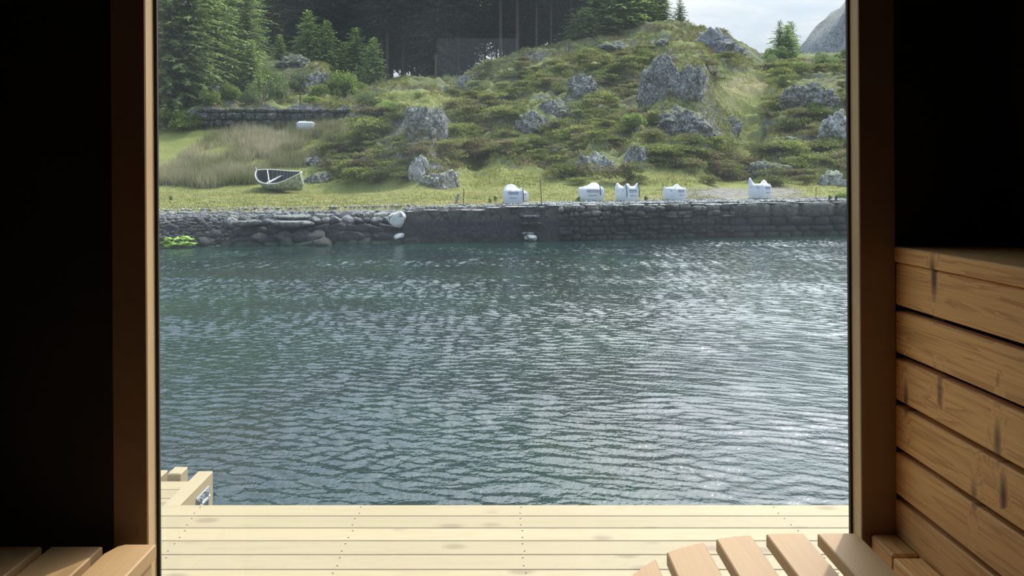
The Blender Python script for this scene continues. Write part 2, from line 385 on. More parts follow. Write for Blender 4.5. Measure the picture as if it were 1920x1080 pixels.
for k in CP:
    p_ = COLS[k]; dd = np.array([a for a, b in p_], float); zz = np.array([EYE-(b-CY)/F*a for a, b in p_])
    TAB.append(np.interp(DG, dd, zz))
TAB = np.array(TAB)
BUMPS = [(795, 41, 48, 4.5, 1.3), (745, 46, 60, 4, .6), (893, 41, 32, 6, -.5), (935, 48, 45, 4, 1.2), (1010, 52, 40, 3.5, .8), (1010, 43, 50, 4, -.6),
         (1090, 54, 40, 3.5, 1.0), (1125, 43, 34, 2.5, .8), (1200, 43, 36, 3, 1.0), (1280, 52, 55, 4, 1.5), (1290, 45, 40, 3, .8), (1398, 50, 34, 9, -1.5), (1345, 41, 40, 4, -.6),
         (1520, 53, 50, 4, 1.6), (1460, 43, 45, 3, .9), (1570, 46, 35, 3, .9), (1160, 62, 50, 3, .8), (1040, 62, 40, 3, .7)]
def quay_mask(x): return sstep(-3.6, -2.8, x)     # 0 = rubble bank, 1 = built quay
def ground(x, y, detail=True):
    x = np.asarray(x, float); y = np.asarray(y, float)
    px = np.clip(CX+x/y*F, CP[0], CP[-1]-.01)
    i = np.clip(np.searchsorted(CP, px, 'right')-1, 0, len(CP)-2); a = (px-CP[i])/(CP[i+1]-CP[i]); a = a*a*(3-2*a)*.6+a*.4
    di = np.clip((y-DG[0])/.2, 0, len(DG)-1.001); j = di.astype(int); b = di-j
    z = (TAB[i, j]*(1-b)+TAB[i, j+1]*b)*(1-a)+(TAB[i+1, j]*(1-b)+TAB[i+1, j+1]*b)*a
    for cx_, cy0, wx_, hy_, A_ in BUMPS:
        z = z+A_*np.exp(-((px-cx_)/wx_)**2-((y-cy0)/hy_)**2)
    if detail:
        hill = sstep(1.5, 3.2, z)*sstep(-22, -17, x*0+px/60-22+5*0+0) if False else sstep(1.5, 3.2, z)
        field = sstep(640, 560, px)*sstep(6.6, 5.6, z)           # the smooth meadow on the left
        amp = hill*(1-.85*field)
        r1 = 1-np.abs(fbm(x*.33, y*.33, oct=3, seed=3)); r2 = 1-np.abs(fbm(x*.9+5, y*.9, oct=3, seed=9))
        z = z+amp*((r1-.75)*1.5+(r2-.75)*.55+.22*fbm(x*2.2, y*2.2, oct=3, seed=21))
        z = z+.03*fbm(x*1.5, y*1.5, oct=3, seed=5)
    s = y-qy(x); q = quay_mask(x)
    zr = np.interp(s, [-2.5, 0, .5, 1.3, 2.2], [-1.2, -.25, .25, .78, .98])
    zr = np.where(s > 2.2, z, np.minimum(zr, z))
    zq = np.where(s < .3, -1.2, z)
    return zr*(1-q)+zq*q
def g1(x, y, detail=True): return float(ground(np.array([x]), np.array([y]), detail)[0])
def hit(px, py, d0=22.0, d1=125.0):
    d = np.arange(d0, d1, .08); x = (px-CX)/F*d; z = EYE-(py-CY)/F*d
    k = np.nonzero(ground(x, d) >= z)[0]
    if len(k) == 0: return Vector((x[-1], d[-1], z[-1]))
    k = k[0]; return Vector((x[k], d[k], g1(x[k], d[k])))
def at(px, d): x = (px-CX)/F*d; return Vector((x, d, g1(x, d)))

xs = np.arange(-34, 46, .17); ys = np.concatenate([np.arange(18, 60, .17), np.arange(60, 132, .34)])
X, Y = np.meshgrid(xs, ys); Z = ground(X.ravel(), Y.ravel())
V = np.stack([X.ravel(), Y.ravel(), Z], 1); nx, ny = len(xs), len(ys)
ii = (np.arange(ny-1)[:, None]*nx+np.arange(nx-1)[None, :]).ravel()
me = np_mesh('hillside', V, np.stack([ii, ii+1, ii+nx+1, ii+nx], 1), M['ground'], True)
PX = CX+V[:, 0]/V[:, 1]*F; PY = CY+(EYE-V[:, 2])/V[:, 1]*F
heath = sstep(1.7, 3.0, V[:, 2])
field = sstep(650, 600, PX+6*fbm(V[:, 0], V[:, 1]))*sstep(6.8, 6.0, V[:, 2]); heath = heath*(1-field)
def blob(cx, cy, rx, ry, soft=.5): return sstep(1+soft, 1-soft, np.hypot((PX-cx)/rx, (PY-cy)/ry))
for b in [(1390, 175, 60, 42), (1440, 150, 70, 18), (900, 320, 50, 30), (960, 335, 120, 20), (1395, 250, 40, 60), (1250, 330, 90, 15), (800, 185, 110, 18), (1130, 120, 110, 22), (1040, 270, 60, 20), (960, 150, 90, 25), (1340, 320, 50, 20)]:
    heath = heath*(1-.85*blob(*b))
dry = np.maximum.reduce([blob(1400, 160, 55, 22)*.8, blob(1350, 180, 60, 20)*.5, blob(800, 388, 620, 17)*.62, blob(1350, 372, 260, 12)*.7, blob(1000, 268, 50, 10)*.5, blob(620, 200, 60, 8)*.4])
soil = np.maximum.reduce([blob(1340, 362, 90, 10), blob(1460, 362, 50, 12), blob(1290, 372, 60, 6)*.8])
rimz = sstep(1.6, .5, V[:, 1]-qy(V[:, 0]))*(V[:, 2] > .5); soil = np.maximum(soil, rimz); soil = np.maximum(soil, sstep(2.3, 1.9, V[:, 1]-qy(V[:, 0])+.3*fbm(V[:, 0]*2, V[:, 1]*2))*(V[:, 0] < -3)*(V[:, 0] > -14))
bank = sstep(360, 300, PX)*0
heath = heath*(1-(V[:, 1]-qy(V[:, 0]) < 2.5))
ca = me.color_attributes.new('zone', 'FLOAT_COLOR', 'POINT')
ca.data.foreach_set('color', np.stack([heath, dry, soil, np.ones_like(soil)], 1).astype(np.float32).ravel())
tag(link_mesh('hillside_ground', me), kind='structure')

wx = [-120, 160]; wy = [-60, 140]
# the water in front of the cabin is modelled ripple by ripple; beyond that the sheet goes on flat
def ripples(x, y):
    r = np.random.default_rng(12); h = np.zeros_like(x)
    gx_ = fbm(x*.22+3, y*.5, oct=3, seed=70); calm = .66+.46*sstep(-.30, .12, gx_)
    wxx = x+.10*fbm(x*.9, y*.9, oct=2, seed=71); wyy = y+.10*fbm(x*.9+9, y*.9, oct=2, seed=72)
    turn = sstep(-1, 5, x)*sstep(13, 6, y)                       # on the right the crests run askew
    for k in range(34):
        lam = .066*(2.9**r.uniform(0, 1)) if k < 28 else r.uniform(.25, .5); a0 = r.normal()*.55; ph = r.uniform(0, 6.28)
        amp = lam*.0078*(1.3 if k < 28 else .5)
        a = a0+.30*turn; kx, ky = np.sin(a)*6.283/lam, np.cos(a)*6.283/lam
        env = .35+.65*sstep(-.35, .3, vnoise(x/lam/5+k*7.1, y/lam/3.2, seed=80+k))
        w_ = np.sin(kx*wxx+ky*wyy+ph); h += amp*env*(w_+.22*(1-2*np.abs(np.sin((kx*wxx+ky*wyy+ph)/2)))*0+.18*w_*w_)
    h = h*calm+.010*fbm(x*.55, y*.8, oct=2, seed=73)
    edge = sstep(-17, -15.5, x)*sstep(20, 18.5, x)*sstep(2.3, 2.8, y)*sstep(31, 30, y)
    return h*edge
XW = np.arange(-17, 20.01, .026); YWt = np.concatenate([np.arange(2.2, 9, .0175), np.arange(9, 16, .024), np.arange(16, 31, .036)])
Xg, Yg = np.meshgrid(XW, YWt); inside = (np.abs(Xg+.2) < Yg*.62+1.6)
Hg = np.zeros(Xg.size); sel = inside.ravel(); Hg[sel] = ripples(Xg.ravel()[sel], Yg.ravel()[sel])
Xf, Yf = Xg.ravel(), Yg.ravel(); taper = sstep(0, 1.0, Yf*.62+1.6-np.abs(Xf+.2)); Hg *= taper
nxw, nyw = len(XW), len(YWt); iw = (np.arange(nyw-1)[:, None]*nxw+np.arange(nxw-1)[None, :])
keepq = (inside[:-1, :-1] & inside[1:, 1:] & inside[:-1, 1:] & inside[1:, :-1]).ravel(); iw = iw.ravel()
Qf = np.stack([iw, iw+1, iw+nxw+1, iw+nxw], 1); Qk = Qf[keepq]; us = np.unique(Qk); rm = np.zeros(Xf.size, np.int64); rm[us] = np.arange(len(us))
tag(link_mesh('sea_water', np_mesh('water', np.stack([Xf, Yf, Hg], 1)[us], rm[Qk], M['water'], True)), kind='structure')
me = mesh('water', [(wx[0], wy[0], -.022), (wx[1], wy[0], -.022), (wx[1], wy[1], -.022), (wx[0], wy[1], -.022)], [(0, 1, 2, 3)], M['water'])
tag(link_mesh('sea_water', me), kind='structure')
me = mesh('bed', [(wx[0], wy[0], -2.2), (wx[1], wy[0], -2.2), (wx[1], wy[1], -2.2), (wx[0], wy[1], -2.2)], [(0, 1, 2, 3)], M['under'])
tag(link_mesh('sea_bed', me), kind='structure')

# ------------------------------------------------------------------ the cabin
FL = .45                                             # floor and deck level
XL, XR, YB, ZC = -1.16, 1.16, -1.0, 3.0
YW = 1.70                                            # inner face of the window wall
JL, JR = -.802, .820                                 # window opening
def st(mb, name, m_, lean=False): return tag(mb.build(name, m_, lean=lean), kind='structure')
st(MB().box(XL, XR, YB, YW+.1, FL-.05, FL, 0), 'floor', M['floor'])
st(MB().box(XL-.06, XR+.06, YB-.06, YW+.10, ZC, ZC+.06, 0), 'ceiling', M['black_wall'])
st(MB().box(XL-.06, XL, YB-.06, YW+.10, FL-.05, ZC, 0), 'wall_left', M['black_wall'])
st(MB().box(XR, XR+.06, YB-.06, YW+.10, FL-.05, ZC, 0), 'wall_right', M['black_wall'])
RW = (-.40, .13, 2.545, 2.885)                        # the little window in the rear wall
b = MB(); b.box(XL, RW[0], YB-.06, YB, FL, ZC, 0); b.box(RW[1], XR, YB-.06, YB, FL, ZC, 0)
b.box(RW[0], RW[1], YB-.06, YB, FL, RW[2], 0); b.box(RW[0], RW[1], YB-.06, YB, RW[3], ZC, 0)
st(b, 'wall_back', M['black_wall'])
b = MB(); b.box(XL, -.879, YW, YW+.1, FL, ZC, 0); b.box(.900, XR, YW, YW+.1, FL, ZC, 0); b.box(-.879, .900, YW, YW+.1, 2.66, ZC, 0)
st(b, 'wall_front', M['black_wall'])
win = empty('window_1', (0, YW, FL), kind='structure')
YG = YW+.045
for a_, b_ in ((-.879, JL), (JR, .900)):
    MB().box(a_, b_, YW-.0005, YG+.003, FL, 2.66, .001).build('window_jamb', M['jamb'], win, lean=True)
    MB().box(a_, b_-.0008 if a_ < 0 else b_, YW-.005, YW-.001, FL, 2.66, .001).build('jamb_casing', M['casing'], win, lean=True)['label'] = 'dark brown face of the jamb'
MB().box(-.879, -.845, YG+.004, YW+.10, FL, 2.66, .001).build('outer_frame', M['casing'], win, lean=True)
MB().box(.862, .900, YG+.004, YW+.10, FL, 2.66, .001).build('outer_frame', M['casing'], win, lean=True)
MB().box(JL, JR, YW-.004, YW+.10, 2.58, 2.66, .002).build('window_head', M['jamb'], win)
MB().box(JL, JR, YW-.004, YW+.10, FL, FL+.03, .002).build('window_sill', M['jamb'], win)
MB().box(JL+.0005, JL+.0068, YG-.004, YG+.003, FL+.03, 2.58, 0).build('glazing_seal', M['gasket'], win, lean=True)
MB().box(JR-.0055, JR-.0005, YG-.006, YG+.003, FL+.03, 2.58, 0).build('glazing_seal', M['gasket'], win, lean=True)
me = mesh('pane', [(JL+.004, YG, FL+.03), (JR-.004, YG, FL+.03), (JR-.010, YG, 2.58), (JL-.003, YG, 2.58)], [(0, 1, 2, 3)], M['glass'])
link_mesh('window_pane', me, win, True)
w2 = empty('window_2', ((RW[0]+RW[1])/2, YB, RW[2]), kind='structure')
b = MB(); b.box(RW[0], RW[1], YB-.05, YB+.01, RW[2], RW[2]+.02); b.box(RW[0], RW[1], YB-.05, YB+.01, RW[3]-.02, RW[3])
b.box(RW[0], RW[0]+.02, YB-.05, YB+.01, RW[2]+.02, RW[3]-.02); b.box(RW[1]-.02, RW[1], YB-.05, YB+.01, RW[2]+.02, RW[3]-.02)
b.build('window_frame', M['jamb'], w2)
link_mesh('window_pane', mesh('pane', [(RW[0], YB-.03, RW[2]), (RW[1], YB-.03, RW[2]), (RW[1], YB-.03, RW[3]), (RW[0], YB-.03, RW[3])], [(0, 1, 2, 3)], M['glass']), w2, True)

# right-hand backrest: six rough boards under a broad shelf board
br = empty('bench_backrest', (.93, .4, 1.2), 'rough sawn wooden backrest of wide spaced boards under a shelf, along the right wall', 'backrest')
XB = .900
YE = YW-.002
for h0, h1 in [(.186, .281), (.294, .389), (.402, .496), (.508, .603), (.615, .710), (.722, .812)]:
    MB().box(XB, XB+.028, YB+.02, YE, EYE-h1, EYE-h0, .003).build('backrest_board', M['backrest'], br)
MB().box(XB-.004, XR-.002, YB+.02, YE, EYE-.184, EYE-.149, .003).build('shelf_board', M['backrest'], br)
for y in (YB+.15, .3, 1.1, YE-.14):
    MB().box(XB+.028, XB+.07, y, y+.045, FL, EYE-.186, .002).build('batten', M['floor'], br)

# right-hand bench: slats with a rounded outline
HB = .80; ZB = EYE-HB; TH = .028
rb = empty('sauna_bench', (.5, .6, FL), 'planed wooden slat bench with rounded end in front of the right backrest', 'bench')
CURVE = [(.115, 1.20), (.16, 1.36), (.21, 1.44), (.24, 1.483), (.265, 1.511), (.33, 1.582), (.36, 1.609), (.452, 1.654), (.484, 1.669), (.567, 1.687), (.604, 1.692), (.69, 1.694), (.85, 1.694)]
def cy_(x): return float(np.interp(x, [a for a, b in CURVE], [b for a, b in CURVE]))
for x0, x1 in [(.12, .21), (.24, .33), (.36, .452), (.484, .567), (.604, .690), (.721, .811)]:
    pts = [(x0, -.9), (x1, -.9)]+[(x1-(x1-x0)*k/6, cy_(x1-(x1-x0)*k/6)) for k in range(7)]
    MB().prism(pts, ZB-TH, ZB, .0025).build('slat', M['bench'], rb)
MB().prism([(.836, -.9), (.896, -.9), (.896, 1.585), (.836, 1.585)], ZB-TH, ZB, .003).build('wall_slat', M['backrest'], rb)
for y in (-.7, .3, 1.15):
    MB().box(.14 if y < 1 else .2, .89, y, y+.045, ZB-TH-.07, ZB-TH, .002).build('bearer', M['bench'], rb)
    for x in (.2 if y < 1 else .25, .84):
        MB().box(x, x+.045, y, y+.045, FL, ZB-TH-.07, .002).build('leg', M['bench'], rb)
cb = empty('corner_block', (.87, 1.65, ZB), 'short rough wooden board end in the corner between right bench and window jamb', 'wood block')
MB().box(.842, .898, 1.60, YW-.006, ZB-TH-.09, ZB-.001, .004).build('block', M['backrest'], cb)
MB().box(.842, .898, 1.60, YW-.006, FL, ZB-TH-.09, .002).build('upright', M['backrest'], cb)

# left-hand bench
lb = empty('sauna_bench', (-.95, .6, FL), 'wooden slat bench in the dark left corner with one sunlit front slat', 'bench')
HL = .80; ZL = EYE-HL; YL = 1.645
pts = [(-.757, -.9), (-.757, YL), (-.824, YL), (-.838, YL-.010), (-.851, YL-.042), (-.851, -.9)]
MB().prism(pts[::-1], ZL-TH-.004, ZL, .003).build('slat', M['bench'], lb)
MB().prism([(-.985, -.9), (-.872, -.9), (-.872, YL-.006), (-.985, YL-.006)], ZL-TH, ZL-.002, .003).build('slat', M['bench'], lb)
MB().prism([(-1.13, -.9), (-1.006, -.9), (-1.006, YL-.006), (-1.13, YL-.006)], ZL-TH, ZL-.002, .003).build('slat', M['bench'], lb)
MB().box(-.792, -.764, -.9, YL-.004, ZL-.16, ZL-TH-.004, .002).build('fascia', M['bench'], lb)
for y in (-.7, .3, 1.15):
    MB().box(-1.15, -.793, y, y+.045, ZL-TH-.075, ZL-TH-.004, .002).build('bearer', M['bench'], lb)
    for x in (-1.13, -.845):
        MB().box(x, x+.045, y, y+.045, FL, ZL-TH-.075, .002).build('leg', M['bench'], lb)

# ------------------------------------------------------------------ deck outside
dk = empty('deck', (0, 2.7, FL), 'pale new timber deck of long boards between the window and the water', 'deck')
b = MB(); yy_ = 3.57
while yy_ > YW+.2:
    b.box(-3.2, 3.2, yy_-.114, yy_, FL-.028, FL, .003); yy_ -= .119
b.build('deck_boards', M['deck'], dk)
for x in np.arange(-3.15, 3.2, .597): MB().box(x, x+.045, YW+.12, 3.515, FL-.17, FL-.0285, 0).build('joist', M['deck_y'], dk)
MB().box(-3.2, 3.2, 3.52, 3.565, FL-.20, FL-.029, .002).build('edge_beam', M['deck'], dk)
MB().box(-3.1, 3.1, YB, 3.45, -.35, FL-.175, .02).build('float', M['under'], dk)
k = 0
for i in range(8):
    yc = 3.57-.119*i
    for x in (-1.42+.012*i, .10, 1.30+.008*i, -.66 if i % 2 else -.655):
        for dy in (.025, .088):
            xx = x+random.uniform(-.006, .006)
            s_ = MB(); s_.tube([(xx, yc-dy, FL-.004), (xx, yc-dy, FL+.0008)], .0042, 8); s_.build('screw', M['rust'], dk)
# swim platform lower down on the left
sp = empty('swim_platform', (-2.6, 4.0, .26), 'lower pale timber platform beyond the far left end of the deck', 'platform')
b = MB(); y0 = 4.325
while y0 > 3.6: b.box(-4.6, -1.73, y0-.114, y0, .232, .26, .003); y0 -= .119
b.build('platform_boards', M['deck'], sp)
MB().box(-1.725, -1.640, 3.575, 4.272, .06, .340, .005).build('side_beam', M['deck_y'], sp)
for x in (-4.5, -3.8, -3.1, -2.4, -1.8): MB().box(x, x+.045, 3.60, 4.30, .10, .2315, 0).build('joist', M['deck_y'], sp)
MB().box(-4.5, -1.80, 3.66, 4.25, -.3, .0995, .02).build('float', M['under'], sp)
MB().box(-1.945, -1.865, 4.36, 4.47, -.25, .290, .006).build('post', M['deck_y'], sp)
MB().box(-2.08, -1.985, 4.36, 4.47, -.25, .270, .006).build('post', M['deck_y'], sp)
br2 = MB(); X_ = -1.640
br2.box(X_, X_+.005, 4.03, 4.20, .10, .285, .002)
br2.box(X_+.005, X_+.022, 4.06, 4.068, .11, .275, .001); br2.box(X_+.005, X_+.022, 4.15, 4.158, .11, .275, .001)
br2.tube([(X_+.014, 4.05, .235), (X_+.014, 4.18, .235)], .010, 10)
for y, z in ((4.045, .27), (4.185, .27), (4.185, .13), (4.11, .265)): br2.tube([(X_+.004, y, z), (X_+.016, y, z)], .011, 6)
br2.build('metal_bracket', M['metal'], sp)['label'] = 'galvanised steel bracket with bolts'

# ------------------------------------------------------------------ stones
def ico(sub):
    bm = bmesh.new(); bmesh.ops.create_icosphere(bm, subdivisions=sub, radius=1.0)
    V = np.array([v.co[:] for v in bm.verts]); Fc = np.array([[v.index for v in f.verts] for f in bm.faces]); bm.free(); return V, Fc
ICO = {k: ico(k) for k in (1, 2, 3, 4, 5)}
def rock_verts(seed, sub=3, cuts=12, rough=.10, depth=(.62, .95), flat=None, crag=0.0):
    r = np.random.default_rng(seed); V, Fc = ICO[sub]; V = V.copy()
    for k in range(cuts):
        n = r.normal(size=3); n /= np.linalg.norm(n)
        if flat and k == 0: n = np.array([0, 0, 1.0])
        dd = r.uniform(*depth) if not (flat and k == 0) else flat
        t_ = V @ n; over = np.maximum(t_-dd, 0); V = V-np.outer(over*.97, n)
    nn = fbm(V[:, 0]*2+seed, V[:, 1]*2, V[:, 2]*2, 4, seed)
    V = V*(1+rough*nn[:, None])
    if crag:      # fractured rock: ridged cracks running down the face
        s_ = seed*1.7; a_ = 1-np.abs(fbm(V[:, 0]*2.6+s_, V[:, 1]*2.6, V[:, 2]*.9, 3, seed+5)); b_ = 1-np.abs(fbm(V[:, 0]*5+s_, V[:, 1]*5, V[:, 2]*5, 3, seed+8))
        st_ = np.floor((V[:, 2]+.25*fbm(V[:, 0]*2, V[:, 1]*2, None, 2, seed))*4)/4
        V = V*(1-crag*(1.6*(np.clip(a_, .6, 1)-.6)+.9*(np.clip(b_, .6, 1)-.6)))[:, None]; V[:, :2] *= (1+.04*np.sin(st_*9.1+seed))[:, None]
    return V, Fc
def stone_mesh(name, seed, sub, mt, **kw):
    V, Fc = rock_verts(seed, sub, **kw); return np_mesh(name, V, Fc, mt, sub > 3)
def blocks_wall(x0, x1, yf, z0f, z1f, depth, rows, wmin, wmax, seed, jit=.02, wr=None):
    """masonry: rough blocks of uneven width and height, every block an island of one mesh; yf, z0f, z1f are functions of x"""
    r = np.random.default_rng(seed); VV = []; FF = []; n = 0
    bmV = np.array([(sx, sy, sz) for sx in (-.5, .5) for sy in (-.5, .5) for sz in (-.5, .5)])
    V0, F0 = ICO[2]
    # cube-like: push the sphere toward a box
    Q = V0/np.max(np.abs(V0), axis=1)[:, None]*.5; Q = Q*.78+V0*.5*.22
    cuts = np.sort(np.concatenate([[0, 1], (np.arange(1, rows)+r.uniform(-.25, .25, rows-1))/rows]))
    for k in range(rows):
        x = x0
        while x < x1:
            ww = r.uniform(wmin, wmax)*(1 if wr is None else wr(x, k)); ww = min(ww, x1-x+.05)
            xm = x+ww/2; a = z0f(xm)+(z1f(xm)-z0f(xm))*cuts[k]; b_ = z0f(xm)+(z1f(xm)-z0f(xm))*cuts[k+1]
            hh = (b_-a)*1.03; P_ = Q*np.array([ww*1.03, depth, hh*1.04])
            for _ in range(4):
                nrm = r.normal(size=3); nrm /= np.linalg.norm(nrm); lim = r.uniform(.32, .5)*np.abs(nrm) @ np.array([ww, depth, hh])
                P_ = P_-np.outer(np.maximum(P_ @ nrm-lim, 0), nrm)
            P_ = P_+r.normal(size=P_.shape)*jit*.35
            P_[:, 1] += r.uniform(-jit, jit)*2
            P_ = P_+np.array([xm, 0, (a+b_)/2+r.uniform(-jit, jit)])
            P_[:, 1] += yf(P_[:, 0])
            VV.append(P_); FF.append(F0+n); n += len(P_); x += ww
    return np.concatenate(VV), np.concatenate(FF)

# quay: topline from the photo
def qtop(x):
    return np.interp(x, [-3.1, -2.2, -.5, 0, 2.5, 5, 8, 9.5, 14], [1.00, 1.03, 1.04, 1.12, 1.16, 1.17, 1.17, 1.21, 1.21])
qw = empty('quay_wall', (4, qy(4), 0), 'long grey stone quay wall rising from the water across the bay', 'quay wall')
def up(Va, Fa, name, mt, parent, smooth=False): return link_mesh(name, np_mesh(name, Va, Fa, mt, smooth), parent, True)
V1, F1 = blocks_wall(1.95, 8.3, lambda x: qy(x)+.18, lambda x: -.35, lambda x: float(qtop(x))-.02, .42, 9, .14, .55, 11, .045)
up(V1, F1, 'rubble_masonry', M['quay'], qw)
V1, F1 = blocks_wall(8.2, 15.5, lambda x: qy(x)+.2, lambda x: .68, lambda x: float(qtop(x)), .44, 1, .7, 1.5, 15, .02, wr=lambda x, k: 1.25 if x < 8.4 else 1)
V2, F2 = blocks_wall(8.2, 15.5, lambda x: qy(x)+.2, lambda x: -.35, lambda x: .70, .42, 4, .4, 1.1, 16, .02)
up(np.concatenate([V1, V2]), np.concatenate([F1, F2+len(V1)]), 'block_masonry', M['quay'], qw)['label'] = 'big squared blocks at the right end'
# mortared stretch
gx = np.linspace(-3.1, 2.0, 150); gz = np.linspace(-.4, 1, 40); GX, GZ = np.meshgrid(gx, gz)
zt = qtop(GX); ZZ = -.4+(GZ+.4)/1.4*(zt+.4)
BY = qy(GX)+.06-.05*fbm(GX*2, ZZ*3, oct=4, seed=31)-.03*fbm(GX*6, ZZ*8, oct=3, seed=33)+.10*(ZZ-.4)
V1 = np.stack([GX.ravel(), BY.ravel(), ZZ.ravel()], 1); n_ = len(gx); jj = (np.arange(39)[:, None]*n_+np.arange(n_-1)[None, :]).ravel()
F1 = np.stack([jj, jj+1, jj+n_+1, jj+n_], 1)
top = V1[-n_:].copy(); top[:, 1] += .5; tb = len(V1); V1 = np.concatenate([V1, top]); kk = np.arange(n_-1)
F1 = np.concatenate([F1, np.stack([tb-n_+kk, tb-n_+kk+1, tb+kk+1, tb+kk], 1)])
up(V1, F1, 'mortared_face', M['cast'], qw, True)['label'] = 'smoother mortared stretch of the quay'
# backing mass of the quay
b = MB(); pts = [(-3.0, qy(-3.0)+.2), (15.5, qy(15.5)+.2), (15.5, qy(15.5)+.9), (-3.0, qy(-3.0)+.9)]; b.prism(pts, -1.2, .94, 0); b.build('wall_core', M['cast'], qw)
# three steps and pale coping
for z, xx0, xx1, pr in ((.86, .68, 1.32, .10), (.62, .66, 1.38, .16), (.30, .74, 1.12, .22)):
    b = MB(); b.box(xx0, xx1, qy(1)-pr-.02, qy(1)+.25, z-.07, z, .012); b.build('step', M['boulder'] if z > .5 else M['pale_rock'], qw)
for x0_, x1_, mt in ((-3.05, 1.9, 'coping'), (1.9, 8.2, 'coping'), (8.2, 15.4, 'coping')):
    xx = x0_; VV = []; FF = []; n = 0; r = np.random.default_rng(int(x0_*10)+90)
    while xx < x1_:
        l = r.uniform(.25, .8); Vr, Fr = rock_verts(int(r.integers(9999)), 2, 6, .06, flat=.6)
        xm = xx+l/2; th = .03 if x0_ < 0 or x0_ > 8 else r.uniform(.03, .06)
        Pv = Vr*np.array([l/2*1.05, .22, th]); Pv += np.array([xm, 0, float(qtop(xm))+r.uniform(-.02, .02)]); Pv[:, 1] += qy(Pv[:, 0])+.27+r.uniform(-.04, .05)
        VV.append(Pv); FF.append(Fr+n); n += len(Pv); xx += l*r.uniform(.95, 1.15)
    up(np.concatenate(VV), np.concatenate(FF), 'coping', M[mt], qw)['label'] = 'thin sun-bleached coping stones'

# upper retaining wall in the meadow
uw = empty('field_wall', at(530, 50)-Vector((0, 0, 0)), 'long dark dry-stone retaining wall at the back of the meadow, above the white tank', 'stone wall')
wx0, wx1 = (372-CX)/F*50.2, (700-CX)/F*50.2
V1, F1 = blocks_wall(wx0, wx1, lambda x: 50.15+0*x, lambda x: 4.9, lambda x: EYE-(204-CY)/F*50.2, .75, 5, .35, 1.1, 44, .04)
up(V1, F1, 'masonry', M['upper_wall'], uw)

# rubble bank: every stone a thing
BGRP = 'stones of the rubble bank'
def put_stone(name, me, loc, sc, rot, label, cat='stone', group=None):
    o = bpy.data.objects.new(name, me); COL.objects.link(o); o.location = loc; o.scale = sc; o.rotation_euler = rot
    return tag(o, label, cat, group)
SM = [stone_mesh('shore_stone', 100+k, 3, M['boulder'], cuts=14) for k in range(9)]
SF = [stone_mesh('shore_slab', 130+k, 3, M['boulder'], cuts=10, flat=.5) for k in range(3)]
PB = [stone_mesh('pale_stone', 150+k, 3, M['pale_boulder'], cuts=12) for k in range(2)]
WS = [stone_mesh('weed_stone', 160+k, 3, M['weed_stone'], cuts=7, rough=.9, depth=(.4, .8), crag=.8) for k in range(2)]
r = random.Random(5)
lab = 'grey stone in the rough rubble bank left of the smooth quay wall'
rows = [(-.02, .10, .34), (.22, .28, .33), (.46, .52, .30), (.70, .85, .24), (.86, 1.2, .19), (.92, 1.7, .15)]
for zi, (z, s, sz) in enumerate(rows):
    x = -13.8+.1*zi
    while x < -3.0:
        a = sz*r.uniform(.65, 1.35)*(1.0 if x > -8.5 or zi > 2 else .8); flatk = r.random() < .3
        lowx = .16*min(4.4, max(0, (-7.2-x)))/2 if zi < 5 else 0          # the bank sinks toward its left end
        me_ = r.choice(SF if flatk else SM)
        o = put_stone('shore_stone', me_, (x+a*.5, qy(x)+s+r.uniform(-.08, .08)+(.25 if x < -8 else 0), z-lowx), (a*r.uniform(.9, 1.4), a*.8, a*r.uniform(.55, .85)),
                  (r.uniform(-.3, .3), r.uniform(-.3, .3), r.uniform(0, 6.28) if not flatk else r.uniform(-.3, .3)), 'grey stone in the %s of the rubble bank, %s' % ('left half' if x < -7.3 else 'right half', ('at the waterline', 'low down', 'at middle height', 'in the upper courses', 'on top', 'lying back on top')[zi]), 'stone', BGRP)
        x += a*r.uniform(1.15, 1.5)
put_stone('shore_slab', SF[0], (-6.55, qy(-6.55)+.34, .66), (.72, .42, .17), (.05, .02, .1), 'long flat-topped grey slab in the rubble bank, widest stone there', 'stone')
put_stone('shore_slab', SF[1], (-7.75, qy(-7.75)+.36, .70), (.50, .36, .14), (0, -.06, .2), 'flat grey slab left of the widest slab in the rubble bank', 'stone')
put_stone('shore_slab', SF[2], (-6.6, qy(-6.6)+.75, .86), (.62, .3, .08), (.05, .02, .15), 'thin pale slab lying on top above the widest slab of the bank', 'stone')
put_stone('pale_boulder', PB[0], (-3.28, qy(-3.3)+.15, .78), (.30, .34, .30), (.2, -.5, .3), 'big pale boulder where the rubble bank meets the smooth quay', 'boulder')
put_stone('pale_boulder', PB[1], (-3.22, qy(-3.2)-.02, .22), (.22, .2, .10), (.1, -.5, .3), 'small pale stone at the waterline below the big pale boulder', 'stone')
put_stone('pale_boulder', PB[1], (1.02, qy(1.0)-.12, .12), (.26, .22, .12), (.1, .1, .3), 'small yellowish stone at the waterline below the quay steps', 'stone')
for i, (px, py, s) in enumerate([(309, 455, .17), (322, 459, .2), (331, 448, .14), (341, 457, .17), (352, 446, .17), (358, 458, .15), (318, 447, .12)]):
    d_ = qy((px-CX)/F*22)-.05-(py-446)*.01
    p = Vector(((px-CX)/F*d_, d_, EYE-(py-CY)/F*d_))
    put_stone('weedy_stone', WS[i % 2], p, (s*1.7, s*1.1, s*.75), (r.uniform(-.4, .4), r.uniform(-.4, .4), r.uniform(0, 6)), 'bright green weedy stone at the left end of the bank, %s' % ('leftmost', 'lower one near the jamb', 'upper middle one', 'lower middle one', 'upper right one', 'lower right one', 'highest near the jamb')[i], 'stone', 'weed-covered stones at the waterline')

